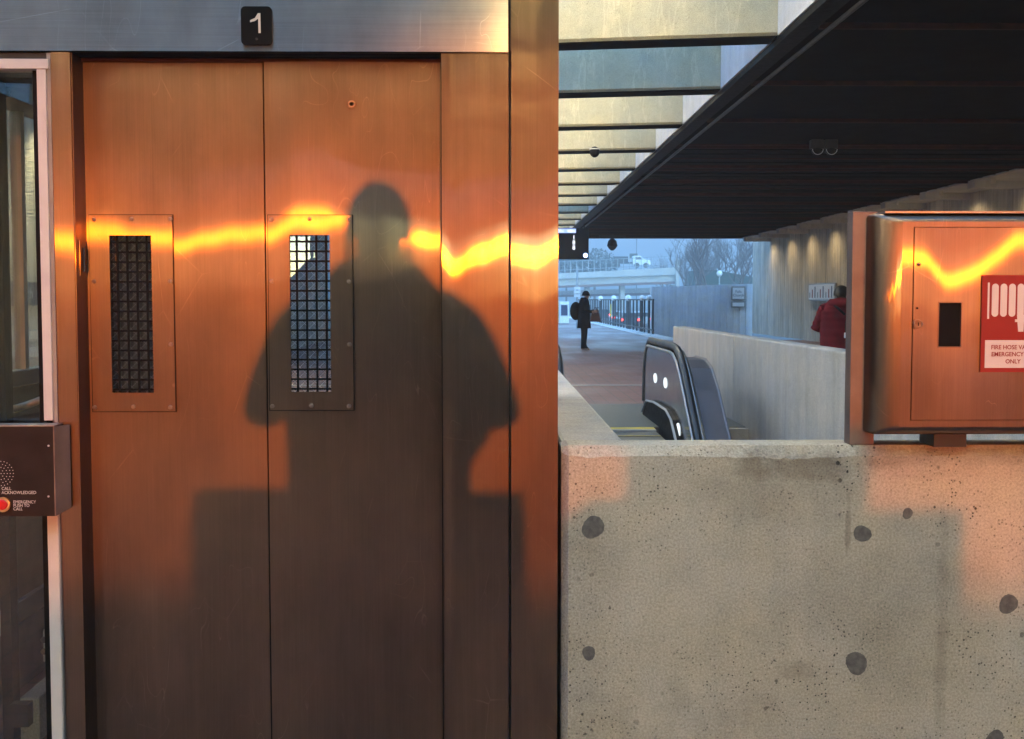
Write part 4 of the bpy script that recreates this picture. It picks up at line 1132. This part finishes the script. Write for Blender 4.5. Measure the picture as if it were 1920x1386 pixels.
def figure(o0, T, rz, name, label, mats, pose, height=1.75, hip=.5, coat_end=.86, wide=1.0, head_mat=1):
    """pose: dict of joint positions, built facing -Y at z=0, then turned by rz and moved to o0"""
    k=height/1.75; J={}; E=[]
    def j(n,p,r): J[n]=(tuple(k*q for q in p),(r if not isinstance(r,tuple) else r) if False else (tuple(k*x for x in r) if isinstance(r,tuple) else k*r))
    j('pelvis',(0,0,.95),(.155*wide,.12)); j('waist',(0,0,1.10),(.15*wide,.115)); j('chest',(0,0,1.30),(.17*wide,.13)); j('neckb',(0,.0,1.46),(.085,.08))
    hd=pose.get('head',(0,-.03,1.62))
    j('neck',(hd[0]*.5,hd[1]*.4,1.52),.055); j('jaw',(hd[0],hd[1]-.01,hd[2]-.05),(.066,.076)); j('skull',(hd[0],hd[1]+.008,hd[2]+.05),(.077,.094)); j('crown',(hd[0],hd[1]+.01,hd[2]+.10),(.05,.06))
    E+=[('pelvis','waist'),('waist','chest'),('chest','neckb'),('neckb','neck'),('neck','jaw'),('jaw','skull'),('skull','crown')]
    for s,t in ((-1,'l'),(1,'r')):
        sh=(s*.19*wide,0,1.42); el=pose.get('elbow'+t,(s*.27,.02,1.14)); wr=pose.get('wrist'+t,(s*.28,-.08,.90))
        j('sh'+t,sh,.072); j('el'+t,el,.056); j('wr'+t,wr,.036)
        E+=[('chest','sh'+t),('sh'+t,'el'+t),('el'+t,'wr'+t)]
        d=(Vector(wr)-Vector(el)).normalized(); hdv=Vector(pose.get('hand'+t,tuple(d))).normalized()
        pc=Vector(wr)+hdv*.055; j('pa'+t,tuple(pc),(.032,.016)); E.append(('wr'+t,'pa'+t))
        sidev=hdv.cross(Vector((0,-1,.2))).normalized()
        for fi,off in enumerate((-.027,-.009,.009,.027)):
            L=(.068,.078,.073,.058)[fi]; b0=pc+hdv*.035+sidev*off; curl=Vector((0,-.3,-.5))
            j(f'f{t}{fi}a',tuple(b0),.0095); j(f'f{t}{fi}b',tuple(b0+hdv*L*.5+curl*.01),.0085); j(f'f{t}{fi}c',tuple(b0+hdv*L*.85+curl*.035),.0075)
            E+=[('pa'+t,f'f{t}{fi}a'),(f'f{t}{fi}a',f'f{t}{fi}b'),(f'f{t}{fi}b',f'f{t}{fi}c')]
        th=Vector(wr)+hdv*.03+sidev*(-s*.03); j('t'+t+'a',tuple(th),.012); j('t'+t+'b',tuple(th+(hdv+sidev*(-s)*.7).normalized()*.045),.0095)
        E+=[('wr'+t,'t'+t+'a'),('t'+t+'a','t'+t+'b')]
        hp=(s*.09,0,.90); kn=pose.get('knee'+t,(s*.10,-.01,.50)); an=pose.get('ankle'+t,(s*.10,.02,.09))
        j('hp'+t,hp,.105); j('kn'+t,kn,.075); j('an'+t,an,.055); j('he'+t,(an[0],an[1]+.03,.045),(.042,.04)); j('to'+t,(an[0]+s*.02,an[1]-.17,.035),(.045,.03))
        E+=[('pelvis','hp'+t),('hp'+t,'kn'+t),('kn'+t,'an'+t),('an'+t,'he'+t),('an'+t,'to'+t)]
    g=empty(name,o0,label,'person',rz=rz)
    zc=1.525*k; wrs=[Vector(J['wr'+t][0]) for t in 'lr']
    els=[Vector(J['el'+t][0]) for t in 'lr']
    def asg(c):
        if c.z>zc: return 1
        for wv,ev in zip(wrs,els):
            if (c-wv).length<.17*k and (c-wv).dot(wv-ev)>0.0: return 1
        if c.z<.075*k: return 3
        if c.z<coat_end*k: return 2
        return 0
    # build in the figure's own frame
    ob=skin_mesh('body',J,E,'pelvis',mats,asg)
    ob.parent=g
    return g,J,k
def own(o,g): o.parent=g; o.matrix_local=Matrix.Identity(4); return o
def face(g,J,k,hair=True,mat=None):
    hx,hy,hz=J['jaw'][0]
    own(MB().tube([(hx,hy-.085*k,hz+.055*k),(hx,hy-.108*k,hz+.02*k),(hx,hy-.09*k,hz+.008*k)],[.008*k,.015*k,.010*k],6,smooth=True).build('nose',M['skin']),g)
    for s in (-1,1):
        own(MB().ball((hx+s*.03*k,hy-.086*k,hz+.06*k),.011*k,8,6).build('eye',M['hair']),g)
        own(MB().ball((hx+s*.080*k,hy+.01*k,hz+.04*k),.03*k,8,6,(.35,.7,1)).build('ear',M['skin']),g)
    own(MB().ball((hx,hy-.088*k,hz-.02*k),.022*k,8,6,(1,.35,.3)).build('mouth',M['maroon']),g)
def cap_mesh(J,k,r=1.0,zsc=1.0,drop=0):
    hx,hy,hz=J['skull'][0]; b=MB(); vs=[];fs=[];seg=16;rg=7
    for i in range(rg+1):
        th=math.pi*.56*i/rg
        for q in range(seg):
            ph=2*math.pi*q/seg; vs.append((hx+.098*k*r*math.sin(th)*math.cos(ph),hy+.01+.112*k*r*math.sin(th)*math.sin(ph),hz-.01*k-drop+.112*k*zsc*math.cos(th)))
    for i in range(rg):
        for q in range(seg):
            q2=(q+1)%seg; fs.append((i*seg+q,(i+1)*seg+q,(i+1)*seg+q2,i*seg+q2))
    return b.add(vs,fs,True)

# photographer, standing just behind the camera and casting the long shadow on the doors
g,J,k=figure((-.02,-.40,0),None,math.pi,'person','person in dark winter coat holding a phone up, behind the camera facing the elevator',
   [M['coat2'],M['skin'],M['coat2'],M['black']],
   {'elbowl':(-.335,-.03,1.13),'elbowr':(.335,-.03,1.13),'wristl':(-.13,-.30,1.30),'wristr':(.13,-.30,1.30),'handl':(.35,-.3,.6),'handr':(-.35,-.3,.6),
    'head':(0.0,-.04,1.60),'kneel':(-.12,-.01,.50),'kneer':(.12,-.01,.50),'anklel':(-.13,.02,.09),'ankler':(.13,.02,.09)}, height=1.90, wide=1.15)
face(g,J,k)
own(cap_mesh(J,k,.93,1.2).build('knit_hat',M['hair']),g)
own(MB().ball((0,.0,1.49*k),.125*k,16,10,(1.15,.95,.75)).build('hood',M['coat2']),g)
b=MB()
rings=[(.60,.27,.20),(.80,.255,.19),(1.0,.245,.18),(1.2,.26,.185),(1.34,.26,.18),(1.42,.225,.16),(1.49,.165,.14),(1.56,.10,.10)]
vs=[];fs=[];n=20
for z,rx,ry in rings:
    for q in range(n): a_=2*math.pi*q/n; vs.append((k*rx*math.cos(a_)*(1+.02*math.sin(5*a_+z*9)),k*ry*math.sin(a_),k*z))
for i in range(len(rings)-1):
    for q in range(n): fs.append((i*n+q,i*n+(q+1)%n,(i+1)*n+(q+1)%n,(i+1)*n+q))
own(b.add(vs,fs,True).build('coat',M['coat2']),g)
own(MB().ball((-.15*k,.20*k,1.24*k),.19*k,14,10,(1.0,.75,1.35)).build('backpack',M['black']),g)
ph=MB().box((-.135,-.012,HC-.052),(.018,-.004,HC+.024)).build('phone',M['black'],bevel=.003,label='dark phone held up in both hands by the person facing the elevator',cat='phone')

# person in black on the platform, looking at a phone, seen in profile
pb=P(1095,655,34.7)
g,J,k=figure((pb.x,34.7,0),None,R(72),'person','person in long black coat with backpack, standing on the platform looking at a phone',
   [M['coat'],M['skin'],M['coat'],M['shoe']],
   {'elbowl':(-.24,.0,1.13),'elbowr':(.24,.0,1.13),'wristl':(-.13,-.26,1.14),'wristr':(.12,-.28,1.17),'head':(0,-.07,1.59)}, height=1.70, coat_end=.80)
face(g,J,k)
own(cap_mesh(J,k,1.02,1.1).build('hat',M['coat']),g)
own(MB().ball((0,.25*k,1.16*k),.18*k,14,10,(.95,.95,1.5)).build('backpack',M['coat']),g)
vs=[];fs=[];b=MB()
for z,rx,ry in [(.66,.25,.20),(.85,.235,.185),(1.1,.22,.17),(1.32,.235,.165),(1.44,.17,.13),(1.53,.11,.11),(1.56,.085,.09)]:
    for q in range(n): a_=2*math.pi*q/n; vs.append((k*rx*math.cos(a_),k*ry*math.sin(a_),k*z))
for i in range(6):
    for q in range(n): fs.append((i*n+q,i*n+(q+1)%n,(i+1)*n+(q+1)%n,(i+1)*n+q))
own(b.add(vs,fs,True).build('coat',M['coat']),g)
q=P(1115,586,34.7)
hb=empty('handbag',(q.x,34.6,q.z-.2),'small brown handbag hanging from the forearm of the person in black','bag')
MB().prism([(q.x-.15,q.z-.26),(q.x+.17,q.z-.26),(q.x+.11,q.z),(q.x-.09,q.z)],'y',34.52,34.68).build('pouch',M['bag'],hb,bevel=.02)
MB().tube([(q.x-.08+.09*t,34.6,q.z+.14*math.sin(math.pi*t/2)) for t in (0,.3,.8,1.2,1.7,2.0)],.010,6).build('strap',M['bag'],hb)
q=P(1119,577,34.7)
MB().box((q.x-.07,34.56,q.z-.012),(q.x+.05,34.64,q.z+.002)).build('phone',M['black'],label='tiny dark phone held in the hand of the person in black on the platform',cat='phone')

# person in maroon puffer jacket behind the escalator parapet
pm=P(1583,600,16.8)
g,J,k=figure((pm.x-.10,16.6,0),None,R(180-15),'person','person in maroon puffer jacket seen from behind over the long parapet',
   [M['maroon'],M['hair'],M['coat'],M['black']],{'elbowl':(-.33,-.10,1.12),'elbowr':(.33,-.10,1.12),'wristl':(-.2,-.3,1.05),'wristr':(.2,-.3,1.05),'head':(.0,-.10,1.55)}, height=1.68, wide=1.35)
own(cap_mesh(J,k,1.12,1.12).build('hat',M['hair']),g)
own(MB().ball((0,.05*k,1.44*k),.16*k,16,10,(1.25,.95,.62)).build('hood',M['maroon']),g)
b=MB(); vs=[];fs=[]; zs=[(.70+.02*i) for i in range(42)]
for z in zs:
    t=(z-.70)/.84; rx=.27+.02*math.sin(t*3)-(.14*max(0,(t-.75)/.25)**1.5); ry=.20-(.08*max(0,(t-.75)/.25)**1.5)
    pf=.006*abs(math.sin(z*math.pi/.10+.3*math.sin(z*9)))
    for q in range(n): a_=2*math.pi*q/n; vs.append((k*(rx+pf)*math.cos(a_),k*(ry+pf)*math.sin(a_),k*z))
for i in range(len(zs)-1):
    for q in range(n): fs.append((i*n+q,i*n+(q+1)%n,(i+1)*n+(q+1)%n,(i+1)*n+q))
own(b.add(vs,fs,True).build('jacket',M['maroon']),g)
for s in (-1,1):
    pts=[]; rs=[]
    for i in range(17):
        t=i/16; p_=Vector((s*.20,0,1.40)).lerp(Vector((s*.34,-.09,1.08)),t); pts.append(p_*k); rs.append(k*(.095+.012*abs(math.sin(i*.9))-.02*t))
    own(MB().tube(pts,rs,12,smooth=True).build('sleeve',M['maroon']),g)
own(MB().ball((-.20*k,.20*k,1.12*k),.17*k,14,10,(.9,.6,1.5)).build('backpack',M['black']),g)
own(MB().tube([(-.05*k,.225*k,1.30*k),(.06*k,.20*k,1.40*k),(.15*k,.10*k,1.47*k)],.018*k,6).build('strap',M['black']),g)
own(MB().tube([(-.06*k,.30*k,.98*k),(-.06*k,.31*k,1.05*k)],.022*k,8).build('bottle_cap',M['hivis']),g)

# ------------------------------------------------------------------ things behind the camera (they throw the lower shadows)
o=empty('litter_bin',(0,-1.5,0),'wide dark steel twin litter bin standing behind the person with the phone','bin')
MB().box((-.47,-1.75,.05),(.48,-1.35,1.02)).build('body',M['dark_metal'],o,bevel=.02)
MB().box((-.465,-1.745,1.022),(.475,-1.355,1.06)).build('lid',M['black'],o,bevel=.01)
for x in (-.40,.08):
    MB().box((x,-1.346,.72),(x+.32,-1.340,.90)).build('opening',M['black'],o)
MB().box((-.44,-1.72,0),(.45,-1.38,.049)).build('base',M['black'],o)
o=empty('bollard',(.73,-1.5,0),'square granite bollard between the litter bin and the brown pylon','bollard')
MB().box((.60,-1.62,0),(.88,-1.38,.98)).build('shaft',M['granite'],o,bevel=.01)
MB().prism([(.60,.981),(.88,.981),(.80,1.04),(.68,1.04)],'y',-1.60,-1.40).build('cap',M['granite'],o)
o=empty('station_pylon',(1.25,-3,0),'square dark brown station pylon standing behind the camera to the right','pylon')
MB().box((.92,-3.3,0),(1.60,-3.0,1.245)).build('shaft',M['soffit'],o,bevel=.01)
MB().box((.90,-3.32,1.246),(1.602,-2.98,1.30)).build('cap',M['black'],o)
MB().box((1.0,-2.996,.5),(1.5,-2.99,1.1)).build('panel',M['navy'],o)
o=empty('newspaper_box',(1.78,-3,0),'low dark newspaper box right against the brown pylon','box')
MB().box((1.605,-3.3,.25),(1.88,-3.0,1.06)).build('body',M['dark_metal'],o,bevel=.015)
MB().box((1.70,-3.2,0),(1.80,-3.1,.249)).build('leg',M['black'],o)

# ------------------------------------------------------------------ the air between here and the wooded hills
t=NT('haze_air'); vp=t.n('VolumePrincipled'); vp.inputs['Color'].default_value=(.90,.95,1,1); vp.inputs['Density'].default_value=.0024; vp.inputs['Anisotropy'].default_value=0
t.l(vp.outputs[0], t.out.inputs['Volume'])
MB().box((-1000,-62,-2.4),(1000,1600,130)).build('haze', t.m, kind='stuff')
